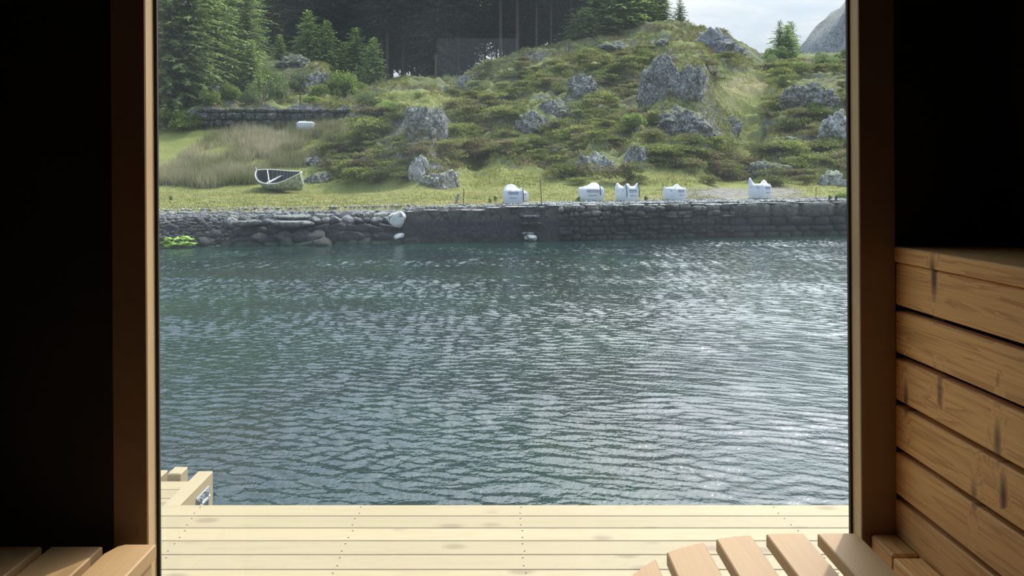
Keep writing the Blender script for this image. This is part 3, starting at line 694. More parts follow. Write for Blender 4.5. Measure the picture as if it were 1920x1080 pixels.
def scatter_stones(name, pts, smin, smax, seed, mt, label, parts=None):
    r = np.random.default_rng(seed); V0, F0 = ICO[1]; n = len(pts)
    sc = r.uniform(smin, smax, (n, 1, 3))*np.array([1.2, 1, .6]); Vn = V0[None]*sc*(1+.35*r.uniform(-1, 1, (n, len(V0), 1)))+pts[:, None, :]
    Fn = F0[None]+(np.arange(n)*len(V0))[:, None, None]
    return tag(link_mesh(name, np_mesh(name, Vn.reshape(-1, 3), Fn.reshape(-1, 3), mt)), label, 'gravel', kind='stuff')
n = 4200; gx_ = rng.uniform(-11.5, 15, n); w_ = np.where(gx_ > 1.5, 1.5, .9); gs = np.where(gx_ < -3, 1.4+rng.uniform(0, 1, n)**1.6*1.2, .35+rng.uniform(0, 1, n)**1.5*w_)
keep = ~((gx_ > -3) & (gx_ < .8) & (rng.uniform(size=n) < .7)); gx_, gs = gx_[keep], gs[keep]
gy_ = qy(gx_)+gs; gp = np.stack([gx_, gy_, np.maximum(ground(gx_, gy_), .75)+.015], 1)
scatter_stones('quay_gravel', gp, .02, .06, 3, M['gravel'], 'loose grey and white gravel strewn along the top edge of the quay')

gx_ = rng.uniform(-12.5, -3.1, 2600); gs = rng.uniform(.05, 1.9, 2600); gy_ = qy(gx_)+gs
scatter_stones('bank_shingle', np.stack([gx_, gy_, ground(gx_, gy_)+.02], 1), .04, .13, 6, M['boulder'], 'small broken stones filling the rubble bank between the larger ones')
# ------------------------------------------------------------------ outcrops on the hill
OC = [  # px, py, width px, height px, material, cuts, label, name
 (1250, 150, 88, 96, 'rock', 'tall left half of the big cliff high on the hill under the ridge', 'cliff'),
 (1297, 160, 66, 92, 'rock', 'right half of the big cliff high on the hill, beside the dry grass slope', 'cliff'),
 (1296, 224, 104, 74, 'rock', 'speckled grey rock face just below the big cliff', 'rock_face'),
 (1090, 160, 60, 56, 'rock', 'rounded grey rock alone in heather on the upper middle slope', 'rock'),
 (1044, 204, 56, 48, 'rock', 'grey rock in heather below the rounded rock of the middle slope', 'rock'),
 (1000, 232, 62, 54, 'rock', 'crumbly grey rock at mid slope left of the dark shrubs', 'rock'),
 (784, 228, 60, 66, 'rock', 'left one of two upright rocks on top of the left knoll', 'rock'),
 (815, 226, 44, 66, 'rock', 'right one of two upright rocks on top of the left knoll', 'rock'),
 (786, 318, 44, 56, 'pale_rock', 'pale upright rock at the foot of the left knoll', 'rock'),
 (822, 336, 74, 54, 'pale_rock', 'pale cracked rock at the right foot of the left knoll', 'rock'),
 (1115, 308, 74, 52, 'pale_rock', 'smooth rounded boulder behind the second white bag', 'boulder'),
 (1197, 293, 50, 72, 'rock', 'narrow upright rock face above the third white bag', 'rock_face'),
 (1373, 235, 42, 40, 'rock', 'small grey rock on the green slope right of the cliffs', 'rock'),
 (1576, 236, 72, 64, 'pale_rock', 'large pale block at the right edge of the hillside', 'rock'),
 (1522, 178, 92, 60, 'rock', 'dark rock under heather high on the right slope', 'rock'),
 (1450, 314, 66, 38, 'rock', 'low grey rock in heather above the last white bag', 'rock'),
 (1562, 336, 46, 36, 'pale_rock', 'pale stone at the right foot of the hill', 'rock'),
 (1588, 344, 24, 22, 'pale_rock', 'small whitish stone at the far right foot of the hill', 'rock'),
 (546, 116, 62, 30, 'rock', 'moss-topped rock in front of the young spruces above the field wall', 'rock'),
 (592, 152, 54, 46, 'rock', 'dark overhanging rock above the right end of the field wall', 'rock'),
 (1338, 74, 84, 50, 'far_rock', 'bare rock crest on the ridge line under the sky', 'rock_crest'),
 (1376, 92, 56, 36, 'far_rock', 'lower right step of the bare ridge crest', 'rock_crest'),
 (870, 152, 30, 22, 'rock', 'small rock on the brow in front of the dark forest', 'rock'),
 (1047, 280, 24, 20, 'rock', 'small stone in the grassy hollow of the middle slope', 'rock'),
 (586, 302, 44, 24, 'pale_rock', 'narrow pale rock in the heather above the right end of the boat', 'rock'),
 (596, 334, 46, 28, 'rock', 'grey rock in the heather right of the boat', 'rock'),
 (1240, 80, 60, 22, 'rock', 'low mossy rock band under the skyline trees', 'rock'),
 (400, 175, 26, 40, 'rock', 'grey rock among the bushes left above the field wall', 'rock'),
 (455, 150, 30, 26, 'rock', 'small rock between bushes left of the moss-topped rock', 'rock'),
 (1480, 262, 40, 20, 'rock', 'low rock in juniper on the lower right slope', 'rock'),
 (1150, 84, 50, 26, 'rock', 'rock below the broad bright tree of the skyline', 'rock'),
 (690, 300, 40, 20, 'rock', 'low rock showing through heather on the left knoll', 'rock'),
]
for i, (px, py, wp, hp, mt, labl, nm) in enumerate(OC):
    p = hit(px, py+hp*.30); s = p.y/F; sub = 5 if wp > 50 else 4
    me_ = stone_mesh(nm, 300+i*3, sub, M[mt], cuts=12, rough=.26, depth=(.6, .92), crag=.30)
    o = put_stone(nm.replace('rock_face', 'rock_outcrop'), me_, (p.x, p.y+wp*s*.26, p.z+hp*s*.10), (wp*s*.66, wp*s*.50, hp*s*.74), (0, 0, random.uniform(-.4, .4)), labl, 'rock')
# the far bare mountain at the right
p = Vector(((1640-CX)/F*118, 118, 8))
V1, F1 = rock_verts(77, 5, 14, .16, (.86, .98)); me_ = np_mesh('bare_mountain', V1, F1, M['far_rock'], True)
put_stone('bare_mountain', me_, ((1745-CX)/F*120, 126, 0), (26, 15, 37), (0, 0, .3), 'bare grey rock mountain rising at the right edge behind the hill', 'mountain')

# ------------------------------------------------------------------ plants
def quads_mesh(name, C, U, W, mt):
    """diamond leaves: centre, long half-axis, short half-axis"""
    n = len(C); V = np.empty((n, 4, 3), np.float32)
    V[:, 0] = C-U; V[:, 1] = C+W-.15*U; V[:, 2] = C+U; V[:, 3] = C-W-.15*U
    Q = np.arange(n*4).reshape(n, 4)
    return np_mesh(name, V.reshape(-1, 3), Q, mt)
def nrm(a): return a/np.maximum(np.linalg.norm(a, axis=-1, keepdims=True), 1e-6)
def rand_dirs(r, n): return nrm(r.normal(size=(n, 3)))
def spruce_meshes(seed, H, Rr, start, mt, dens=1.0, ragged=.25):
    r = np.random.default_rng(seed); C, U, W = [], [], []; z = start*H
    b = MB(); b.tube([(0, 0, -.6), (0, 0, H*.5), (0, 0, H*.99)], [H*.009, H*.006, .012], 7)
    while z < H*.985:
        f = (z-start*H)/(H*(1-start)); L0 = Rr*((1-f)**.75)*(1-.25*math.exp(-f*9))+.10; nb = int((5+5*(1-f))*dens)+2
        a0 = r.uniform(0, 6.28)
        for k in range(nb):
            a = a0+6.283*k/nb+r.normal()*.25; L = L0*(1+r.normal()*ragged); L = max(L, .12); rise = .35*f+r.normal()*.1
            nt = max(3, int(L/.12)); s = (np.arange(nt)+.6)/nt
            rad = np.stack([np.cos(a)*s*L, np.sin(a)*s*L, z+rise*s*L-.32*(1-f*.7)*L*s*s], 1)
            dirv = np.array([math.cos(a), math.sin(a), rise-.4*(1-f)]); side = np.array([-math.sin(a), math.cos(a), 0])
            for sg in (-1, 1):
                tl = (.27*(1-s*.6)*min(1, L/1.2)+.07)*r.uniform(.6, 1.4, nt)
                u = nrm(dirv[None]*.75+sg*side[None]*.85+np.array([0, 0, -.22])[None]+r.normal(size=(nt, 3))*.38)
                c = rad+u*tl[:, None]*.5; C.append(c); U.append(u*tl[:, None]*.62)
                wv = nrm(np.cross(u, rand_dirs(r, nt)*.7+np.array([0, 0, 1.0]))); W.append(wv*(.035+.04*r.uniform(size=(nt, 1))))
            # tip
            C.append(rad[-1:]+dirv[None]*.1); U.append(dirv[None]*.16); W.append(side[None]*.05)
            if L > .8: b.tube([(0, 0, z), tuple(rad[nt//2]), tuple(rad[-1])], [.022, .014, .004], 3, False)
        z += (.30 if H > 5 else .16)*r.uniform(.8, 1.25)
    C, U, W = map(np.concatenate, (C, U, W))
    trunk = bpy.data.meshes.new('trunk'); b.bm.to_mesh(trunk); b.bm.free(); trunk.materials.append(M['bark'])
    return quads_mesh('foliage', C, U, W, mt), trunk
def bush_meshes(seed, Rr, Hh, n, leaf, mt, clumps=14, stem=True):
    r = np.random.default_rng(seed)
    cc = rand_dirs(r, clumps)*r.uniform(.35, .8, (clumps, 1)); cc[:, 2] = np.abs(cc[:, 2])
    rad = r.uniform(.25, .45, clumps); k = r.integers(0, clumps, n)
    dv = rand_dirs(r, n); dv[:, 2] = np.abs(dv[:, 2])*.8+.1*dv[:, 2]
    C = cc[k]+dv*(rad[k]*r.uniform(.6, 1.0, n)**.5)[:, None]
    C = C*np.array([Rr, Rr, Hh]); u = nrm(dv+rand_dirs(r, n)*.9); wv = nrm(np.cross(u, rand_dirs(r, n)))
    l = leaf*r.uniform(.6, 1.3, (n, 1)); fol = quads_mesh('foliage', C, u*l*.5, wv*l*.28, mt)
    b = MB()
    for q in cc[:6]: b.tube([(0, 0, -.3), tuple(q*np.array([Rr, Rr, Hh])*.45), tuple(q*np.array([Rr, Rr, Hh])*.9)], [.05*Rr+.01, .03*Rr+.006, .008], 5, False)
    st_ = bpy.data.meshes.new('stem'); b.bm.to_mesh(st_); b.bm.free(); st_.materials.append(M['bark'])
    return fol, st_
def mat_meshes(seed, n, mt, flat=.36):
    """a low juniper: overlapping flat sprays in terraces"""
    r = np.random.default_rng(seed); pads = 9; C, U, W = [], [], []
    for k in range(pads):
        c0 = np.array([r.uniform(-.6, .6), r.uniform(-.4, .4), r.uniform(.1, 1.0)*flat*2]); m_ = n//pads
        a = r.uniform(0, 6.28, m_); rr_ = r.uniform(0, 1, m_)**.5*r.uniform(.35, .6)
        c = np.stack([c0[0]+np.cos(a)*rr_*1.25, c0[1]+np.sin(a)*rr_, c0[2]+.10*(1-rr_*1.4)+r.normal(size=m_)*.035], 1)
        u = nrm(np.stack([np.cos(a), np.sin(a), r.uniform(-.1, .7, m_)], 1)+rand_dirs(r, m_)*.4); wv = nrm(np.cross(u, rand_dirs(r, m_)*.8+np.array([0, 0, 1.])))
        l = r.uniform(.035, .09, (m_, 1)); C.append(c); U.append(u*l); W.append(wv*l*.35)
    C, U, W = map(np.concatenate, (C, U, W)); return quads_mesh('juniper', C, U, W, mt)
def plant(name, parts, loc, sc, label, cat, group=None, rz=None):
    o = empty(name, loc, label, cat, group, rz=random.uniform(0, 6.28) if rz is None else rz)
    o.scale = (sc, sc, sc) if not hasattr(sc, '__len__') else sc
    for nm, me_ in parts:
        c = bpy.data.objects.new(nm, me_); COL.objects.link(c); c.parent = o
    return o
SPR = [spruce_meshes(s_, 12, 2.7, .04, M['spruce'], 1.15) for s_ in (1, 2, 3)]
YNG = [spruce_meshes(s_, 4.5, 1.5, .03, M['young'], 1.3) for s_ in (11, 12, 13)]
DRK = [spruce_meshes(s_, 17, 2.9, f_, M['spruce_shade'], 1.0, .35) for s_, f_ in ((21, .12), (22, .3), (23, .38))]
TIP = [spruce_meshes(s_, 5, 1.0, .1, M['spruce'], .7, .4) for s_ in (31, 32)]
BB = [bush_meshes(s_, 1, 1, 3600, .10, M['bright_bush'], 20) for s_ in (41, 42)]
GB = [bush_meshes(s_, 1, 1, 3600, .09, M['grey_bush'], 20) for s_ in (51, 52)]
SB = [bush_meshes(s_, 1, 1, 5200, .085, M['young'], 26) for s_ in (61, 62)]
JU = [mat_meshes(s_, 2200, M['juniper']) for s_ in (71, 72, 73, 74)]
def T2(pair): return [('foliage', pair[0]), ('trunk', pair[1])]
# big lit spruces at the left edge and around
for px, d_, h_, k, lb_ in [
    (318, 52.5, 15, 0, 'tall bright green spruce at the left window edge, nearest to the pane edge'),
    (352, 53.5, 15.5, 1, 'tall bright green spruce just right of the one at the left window edge'),
    (395, 58, 14, 2, 'tall green spruce behind and right of the two left edge spruces'),
    (285, 55, 14, 2, 'green spruce half cut off by the left window jamb'),
    (462, 61, 9.5, 0, 'mid-height green spruce above the left part of the field wall'),
    (505, 80, 16, 1, 'brownish tall spruce above the moss-topped rock'),
    (560, 82, 18, 2, 'tall spruce with long green boughs in front of the dark forest'),
    (440, 72, 15, 1, 'tall green spruce behind the mid-height spruce at the left')]:
    p = at(px, d_); H0 = 12
    plant('spruce_tree', T2(SPR[k]), p, (h_/H0*1.05, h_/H0*1.05, h_/H0), lb_, 'tree')
for px, d_, h_, k, lb_ in [
    (470, 57, 4.2, 0, 'young spruce with bright top left of the moss-topped rock'),
    (524, 67.5, 2.6, 1, 'small young spruce right behind the moss-topped rock'),
    (578, 68, 4.6, 2, 'young spruce above the dark overhanging rock'),
    (612, 69, 4.6, 0, 'young spruce second right from the moss-topped rock'),
    (645, 70, 4.4, 1, 'young spruce left of the pointed dark-green one'),
    (668, 71, 5.6, 2, 'pointed young spruce at the left edge of the dark forest'),
    (700, 68, 4.4, 0, 'dark bushy young spruce at the forest edge above the knoll'),
    (1476, 79, 3.9, 1, 'right one of two dark-green spruces on the saddle before the sky'),
    ]:
    plant('young_spruce', T2(YNG[k]), at(px, d_), h_/4.5, lb_, 'tree')
for px, d_, h_, k, lb_ in [
    (1243, 80, 3.9, 0, 'thin ragged spruce on the skyline at the left end of the sky'),
    (1275, 80, 2.6, 1, 'tiny thin spruce on the skyline right of the ragged one'),
    (1462, 80, 3.6, 0, 'left one of two spruces on the saddle, with thin pointed top'),
    (1482, 82, 4.3, 1, 'taller thin spruce top behind the pair on the saddle')]:
    plant('thin_spruce', T2(TIP[k]), at(px, d_), (h_/5*1.35, h_/5*1.35, h_/5), lb_, 'tree')
for px, d_, h_, wd, k, lb_ in [
    (1168, 78, 5.6, 2.3, 0, 'broad spreading bright green spruce on the skyline left of the sky'),
    (1122, 77, 4.6, 2.1, 1, 'broad green spruce just left of the widest skyline spruce'),
    (1098, 75, 2.9, 1.3, 2, 'low green spruce at the left foot of the broad skyline spruces'),
    (1205, 80, 4.4, 1.6, 2, 'green spruce at the right foot of the broad skyline spruces')]:
    plant('broad_spruce', T2(YNG[k]), at(px, d_), (wd, wd, h_/4.5), lb_, 'tree')
plant('spruce_bush', T2(SB[0]), at(1456, 78), (1.6, 1.4, 1.5), 'dark round bush at the foot of the saddle spruces', 'bush')
# the dark forest
r = random.Random(9); FG = 'tall dark spruces of the forest'
cnt = 0
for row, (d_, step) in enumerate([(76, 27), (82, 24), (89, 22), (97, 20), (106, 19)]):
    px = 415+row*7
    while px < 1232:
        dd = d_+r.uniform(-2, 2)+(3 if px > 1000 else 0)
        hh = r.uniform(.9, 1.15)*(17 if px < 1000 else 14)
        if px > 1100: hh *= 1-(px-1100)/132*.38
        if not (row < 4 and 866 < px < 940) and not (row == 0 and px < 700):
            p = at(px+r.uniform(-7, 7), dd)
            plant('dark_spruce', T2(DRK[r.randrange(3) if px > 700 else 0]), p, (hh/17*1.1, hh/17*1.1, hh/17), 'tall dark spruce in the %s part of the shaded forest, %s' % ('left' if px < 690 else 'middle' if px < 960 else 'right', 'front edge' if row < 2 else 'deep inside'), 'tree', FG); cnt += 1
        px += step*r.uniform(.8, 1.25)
# the wood goes on to the left of what the window shows
for i, (px, d_) in enumerate([(235, 52), (200, 57), (160, 55), (120, 60), (70, 58), (250, 64), (210, 68), (150, 66), (100, 70), (40, 66)]):
    plant('spruce_tree', T2(SPR[i % 3]), at(px, d_), (1.2, 1.2, r.uniform(1.0, 1.3)), 'spruce of the wood beyond the left window edge', 'tree', 'spruces left of the window view')
# broad bright tree and other bushes
for nm, px, py, wp, hp, kind, lb_ in [
    ('bush', 1105, 104, 46, 18, BB, 'low bright bush below the skyline tree'),
    ('bush', 728, 214, 54, 30, SB, 'dark green round bush on top of the left knoll'),
    ('bush', 645, 185, 80, 66, BB, 'bright green bush by the right end of the field wall'),
    ('bush', 690, 196, 50, 28, GB, 'grey-green low bush just right of the field wall end'),
    ('bush', 520, 186, 60, 60, GB, 'grey-green bush behind the middle of the field wall'),
    ('bush', 470, 195, 50, 46, GB, 'grey-green bush behind the left half of the field wall'),
    ('bush', 412, 150, 32, 42, BB, 'yellow-green bush beside the tall left spruces'),
    ('bush', 430, 188, 50, 40, BB, 'bright bush behind the left end of the field wall'),
    ('leafy_tree', 424, 152, 62, 108, BB, 'light green leafy tree right of the tall left spruces'),
    ('bush', 322, 240, 110, 50, BB, 'spreading light green bush at the left below the tall spruces'),
    ('bush', 348, 246, 64, 30, BB, 'low spreading green bush at the left end of the field wall'),
    ('bush', 600, 180, 44, 28, BB, 'small bright bush under the dark overhanging rock'),
    ('bush', 1185, 240, 56, 44, BB, 'bright green bush at mid slope below the big cliff'),
    ('bush', 1525, 206, 38, 30, BB, 'bright green bush in front of the dark rock of the right slope'),
    ('bush', 1073, 338, 48, 40, BB, 'leafy bush behind the gap between first and second white bags'),
    ('bush', 1050, 330, 30, 22, BB, 'small leafy bush left of the rounded boulder'),
    ('bush', 1545, 122, 60, 28, GB, 'grey-green bush on the right skyline below the mountain'),
    ('bush', 1585, 118, 44, 30, GB, 'grey-green bush at the far right below the mountain'),
    ('bush', 1450, 124, 50, 22, GB, 'low green bush below the saddle spruces'),
    ('bush', 1582, 374, 34, 26, BB, 'green bush on the quay at the far right'),
    ('bush', 560, 172, 60, 44, GB, 'grey-green bush between the two fence posts above the field wall'),
    ('bush', 500, 160, 56, 40, BB, 'bright bush on the slope left of the moss-topped rock'),
    ('bush', 620, 168, 50, 40, GB, 'grey-green bush right of the dark overhanging rock'),
    ('bush', 672, 176, 54, 34, BB, 'low bright bush before the forest edge'),
    ('bush', 450, 170, 50, 36, BB, 'bright low bush on the slope above the wall left part'),
    ('bush', 395, 198, 50, 40, BB, 'bright bush at the foot of the tall left spruces'),
    ('bush', 585, 196, 46, 26, BB, 'low bush right behind the wall by the right fence post'),
    ('bush', 300, 244, 60, 44, BB, 'light green juniper mass at the left window edge'),
    ('bush', 375, 236, 46, 30, BB, 'green bush sloping down to the meadow at the wall end'),
    ('bush', 785, 184, 18, 16, SB, 'tiny dark spruce bush on the crest of the left knoll'),
    ('bush', 1500, 130, 40, 20, SB, 'dark bush on the saddle right of the spruces')]:
    p = hit(px, py-2); s = p.y/F
    pr = kind[random.randrange(2)]
    plant(nm, [('foliage', pr[0]), ('stem', pr[1])], p-Vector((0, 0, .1)), (wp*s*.5, wp*s*.42, hp*s*.92), lb_, 'bush' if nm == 'bush' else 'tree')
# junipers
r = random.Random(21); jn = 0; used = []
JG = 'low junipers on the hillside'
grassy = [(1395, 170, 62, 48), (940, 330, 110, 26), (1400, 255, 34, 50), (800, 190, 60, 14), (1250, 335, 70, 14)]
tries = 0
while jn < 185 and tries < 6000:
    tries += 1
    px = r.uniform(620, 1610); py = r.uniform(80, 350)
    lim = np.interp(px, [620, 700, 850, 920, 1000, 1200, 1310, 1430, 1610], [285, 200, 165, 135, 108, 95, 95, 125, 120])
    if py < lim+4 or py > 346 or (px < 700 and py < 300-(px-620)*1.0): continue
    if any(((px-a)/c)**2+((py-b_)/d__)**2 < 1 for a, b_, c, d__ in grassy): continue
    if any(((px-q[0])/(q[2]*.62))**2+((py-q[1]-q[3]*.12)/(q[3]*.66))**2 < 1 for q in OC if q[4] != 'far_rock'): continue
    p = hit(px, py)
    if any((p-q).length < .75 for q in used): continue
    used.append(p); s = r.uniform(.55, 1.25)
    o = bpy.data.objects.new('low_juniper', JU[r.randrange(4)]); COL.objects.link(o)
    o.location = p-Vector((0, 0, .12)); o.scale = (s*1.1, s*1.05, s*r.uniform(.9, 1.5)); o.rotation_euler = (R(12), 0, r.uniform(-.6, .6))
    tag(o, 'low spreading juniper clump on the %s part of the %s' % ('upper' if py < 210 else 'lower', 'left knoll' if px < 870 else 'middle slope' if px < 1170 else 'slope under the cliffs' if px < 1340 else 'right slope'), 'shrub', JG); jn += 1

def tufts(name, P_, n_leaf, hmin, hmax, width, spread, mt, label, cat, seed, upz=1.0):
    r = np.random.default_rng(seed); n = len(P_)*n_leaf; base = np.repeat(P_, n_leaf, 0)+r.normal(size=(n, 3))*np.array([spread, spread, .01])
    h = r.uniform(hmin, hmax, (n, 1)); u = nrm(r.normal(size=(n, 3))*.45+np.array([0, 0, upz])); sd = nrm(np.cross(u, rand_dirs(r, n)))
    V = np.empty((n, 3, 3), np.float32); V[:, 0] = base-sd*width-u*h*.1; V[:, 1] = base+sd*width-u*h*.1; V[:, 2] = base+u*h
    o = link_mesh(name, np_mesh(name, V.reshape(-1, 3), np.arange(n*3).reshape(n, 3), mt)); return tag(o, label, cat, kind='stuff')
def region(n, f, seed, x0=-16, x1=24, y0=24, y1=80):
    r = np.random.default_rng(seed); x = r.uniform(x0, x1, n*4); y = y0+(y1-y0)*r.uniform(0, 1, n*4)**1.2; z = ground(x, y)
    px = CX+x/y*F; py = CY+(EYE-z)/y*F; k = f(px, py, x, y, z) & (px > 280) & (px < 1640) & (py > 30); k = np.nonzero(k)[0][:n]
    return np.stack([x[k], y[k], z[k]], 1)
def f_heath(px, py, x, y, z):
    m_ = (z > 2.0) & ~((px < 640) & (z < 6.9)) & (fbm(x*.5, y*.5, oct=3, seed=61) > -.12)
    for a, b_, c, d__ in grassy: m_ &= ((px-a)/c)**2+((py-b_)/d__)**2 > .8
    return m_
tufts('heather', region(16000, f_heath, 4), 9, .10, .30, .035, .13, M['heather'], 'rough heather and moss covering the rocky hillside', 'heather', 14, .6)
def f_reed(px, py, x, y, z):
    line = np.interp(px, [300, 360, 480, 640], [275, 262, 236, 236]); low = np.interp(px, [300, 480, 520, 600, 660], [350, 350, 318, 300, 250])
    w_ = 9*fbm(x*.6, y*.6, oct=3, seed=63)
    thin = sstep(470, 430, px+w_*3)*sstep(326, 312, py+w_)+sstep(300, 315, py)*sstep(470, 500, px)*.6
    keep_ = np.random.default_rng(77).uniform(size=px.size) > thin*.8
    return keep_ & (px < 650) & (py > line+w_) & (py < low+w_*1.6) & (fbm(x*.35, y*.35, oct=3, seed=62) > -.16) & (y < 49.8)
tufts('reeds', region(7000, f_reed, 6, -19, -6, 36, 50), 7, .35, .85, .012, .12, M['reed'], 'tall pale reeds and dry grass in the meadow behind the boat', 'reeds', 15, 1.6)
def f_grass(px, py, x, y, z): return (z < 2.6) & (y-qy(x) > 1.2) & (np.abs(px-1400)+np.abs(py-362)*5 > 100)
tufts('meadow_grass', region(9000, f_grass, 8, -18, 22, 24, 46), 6, .03, .10, .012, .10, M['grass'], 'short yellow-green grass on the terrace above the quay', 'grass', 16, 1.2)
def f_slope(px, py, x, y, z):
    m_ = (z > 1.9) & (px < 640) & (z < 5.4)
    for a, b_, c, d__ in grassy: m_ |= (((px-a)/c)**2+((py-b_)/d__)**2 < 1.2) & (z > 1.7)
    return m_
tufts('hill_grass', region(6000, f_slope, 9), 7, .08, .26, .016, .13, M['grass'], 'longer yellow-green grass in the hollows and patches of the slope', 'grass', 17, 1.2)

# ------------------------------------------------------------------ posts and odds and ends
def post(px, pyt, pyb, d_, rad, m_, label, lean=0.0, name='fence_post'):
    p = at(px, d_); h = (pyb-pyt)/F*d_
    o = empty(name, p, label, 'post'); b = MB(); b.tube([(0, 0, -.25), (lean*h*.5, 0, h*.5), (lean*h, 0, h)], [rad, rad*.95, rad*.9], 8)
    b.build('shaft', m_, o, False); return o
post(869, 357, 390, 25.0, .016, M['rust'], 'thin dark iron post near the quay edge above the mortared wall', .02)
post(1016, 340, 388, 25.2, .016, M['rust'], 'tall thin leaning iron rod by the quay steps', -.07)
post(1530, 357, 380, 28.5, .012, M['rust'], 'thin rusty rod on the quay right of the last white bag')
post(494, 162, 201, 51.5, .05, M['post'], 'dark fence post standing behind the field wall, left one')
post(563, 165, 201, 51.5, .05, M['rust'], 'reddish fence post standing behind the field wall, right one')
post(1067, 60, 86, 69, .07, M['post'], 'dark fence post on the brow left of the broad skyline tree')
post(922, 106, 122, 67, .07, M['post'], 'short fence post on the brow before the dark forest')
post(817, 108, 165, 64, .08, M['post'], 'tall bare dead trunk on the brow at the forest edge', 0, 'dead_trunk')
p = at(855, 26.5); o = empty('grey_post', p, 'weathered grey leaning board stump on the grass left of the thin iron post', 'post')
MB().box(-.05, .05, -.03, .03, -.15, .36, .006, Matrix.Rotation(R(14), 4, 'Y')).build('stump', M['grey_board'], o, False)
p = at(388, 32); o = empty('plank', p, 'short bare yellow plank lying on the grass at the left', 'plank')
MB().box(-.32, .32, -.04, .04, 0, .035, .004).build('board', M['yellow_plank'], o, False)
o.rotation_euler = (0, R(-2), R(6))

# ------------------------------------------------------------------ bulk bags
def bulk_bag(px0, px1, pyt, pyb, d_, rz, label, seed, peaks, depth=None, strap=None, two=False, full=.72):
    """white bag: bulging sides, slumped top with pulled-up corner loops, printed lines, a black strap"""
    p = at((px0+px1)/2, d_); s = d_/F; W_ = (px1-px0)*s; H_ = (pyb-pyt)*s
    o = empty('bulk_bag', (p.x, p.y, p.z), label, 'bag', 'white bulk bags along the quay'); r = np.random.default_rng(seed)
    if rz: W_ = W_/(abs(math.cos(rz))+abs(math.sin(rz)))
    n = 26; rings = 22; V = []; Fc = []
    dp = W_*.95
    body = H_*full
    for j in range(rings+1):
        t_ = j/rings
        for i in range(n*2):
            a = 2*math.pi*i/(n*2); c_, s__ = math.cos(a), math.sin(a)
            q = 1/max(abs(c_), abs(s__)); q = q*.80+.20*1.12          # rounded square
            if t_ < .62:
                u = t_/.62; z = body*u; bulge = 1+.05*math.sin(u*math.pi)-.07*(1-u)**2
                k = bulge
            else:
                u = (t_-.62)/.38; k = 1-u**1.3*.999; z = body+body*.10*math.sin(u*math.pi*.6)
            x = c_*q*W_/2*k; y = s__*q*dp/2*k
            if t_ >= .55:
                w_ = min(1, (t_-.55)/.12)
                up_ = sum(hh*H_*math.exp(-((x/W_-ax)**2+(y/dp-ay)**2)/(rr_**2)) for ax, ay, hh, rr_ in peaks)
                z += w_*up_+w_*.03*H_*float(vnoise(np.array([x*9]), np.array([y*9]), seed=seed)[0])
            else:
                dd = .006*float(vnoise(np.array([a*5]), np.array([z*16]), seed=seed+2)[0]); x += dd*c_; y += dd*s__
            V.append((x, y, z))
    m_ = n*2
    for j in range(rings):
        for i in range(m_): Fc.append((j*m_+i, j*m_+(i+1) % m_, (j+1)*m_+(i+1) % m_, (j+1)*m_+i))
    Fc.append(tuple(range(m_))[::-1])
    me_ = mesh('bag', V, Fc, M['bag'], True); bg_ = link_mesh('bag_body', me_, o)
    faces = [0] if not two else [0, 1]
    for f_ in faces:                                  # printed lines, on the front (-y) and, turned bags, on the -x side
        b = MB(); hw = W_*.26
        for k, (zz, hh_, ww) in enumerate([(.86, .040, 1.0), (.79, .022, 1.0), (.70, .014, .9), (.48, .018, .75), (.44, .010, .75)]):
            z = body*zz; y = -dp/2*(1.045+.03)-.004
            segs = 1 if k not in (0, 3) else 5
            for q in range(segs):
                xa = -hw*ww+2*hw*ww*q/segs; xb = xa+2*hw*ww/segs*(.80 if segs > 1 else 1)
                b.box(xa, xb, y, y+.03, z-hh_*H_/2, z+hh_*H_/2, 0)
        pr_ = b.build('printing', M['print'], bg_, False)
        if f_ == 1: pr_.rotation_euler = (0, 0, R(-90))
    # corner loops
    for ax in (-1, 1):
        for ay in (-1, 1):
            b = MB(); x = ax*W_*.43; y = ay*dp*.43; hz = body+.02+.10*H_*r.uniform(.2, 1.0)
            b.tube([(x, y, body*.90), (x*.98, y*.98, hz), (x*.86, y*.9, hz+.02), (x*.82, y*.92, body*.97)], .014, 6)
            b.build('lifting_loop', M['bag'], o, False)
    if strap is not None:
        for x_, top_, lo_ in strap:
            b = MB(); b.tube([(x_*W_, -dp*.56, body*lo_), (x_*W_-.01, -dp*.55, body*.95), (x_*W_-.03, -dp*.46, H_*top_)], .016, 6); b.build('black_strap', M['strap'], o, False)
    o.rotation_euler = (0, 0, rz)
    return o
bulk_bag(944, 981, 347, 382, 26.0, 0, 'white bulk bag of the left pair, full height and printed, by the thin rod', 1, [(-.2, .1, .24, .30), (.05, 0, .10, .2)], strap=[(.50, .80, .15)])
bulk_bag(964, 991, 349, 371, 27.2, .1, 'smaller white bulk bag half hidden behind the leftmost bag', 2, [(.0, .1, .22, .35)])
bulk_bag(1085, 1131, 345, 376, 27.5, .05, 'wide white bulk bag with heaped top in front of the rounded boulder', 3, [(.12, 0, .30, .28), (-.38, 0, .02, .2)], strap=[(.32, 1.0, .45)])
bulk_bag(1152, 1199, 341, 376, 27.4, R(33), 'white bulk bag with pulled-up corners and two black straps, third along the quay', 4, [(-.45, -.45, .24, .18), (.45, .42, .24, .18), (-.4, .4, .24, .2), (.45, -.4, .26, .16)], strap=[(-.48, 1.0, .35), (.44, 1.02, .35)], two=True)
bulk_bag(1242, 1288, 346, 376, 27.8, R(36), 'white bulk bag with one pointed fold on top, fourth along the quay', 5, [(.1, -.1, .22, .15), (.4, .3, .24, .15), (-.3, .2, .05, .3)], two=True)
bulk_bag(1401, 1448, 342, 376, 28.6, R(42), 'white bulk bag with two sharp peaks, last one on the right', 6, [(-.42, .40, .42, .16), (.4, -.05, .26, .18)], two=True)

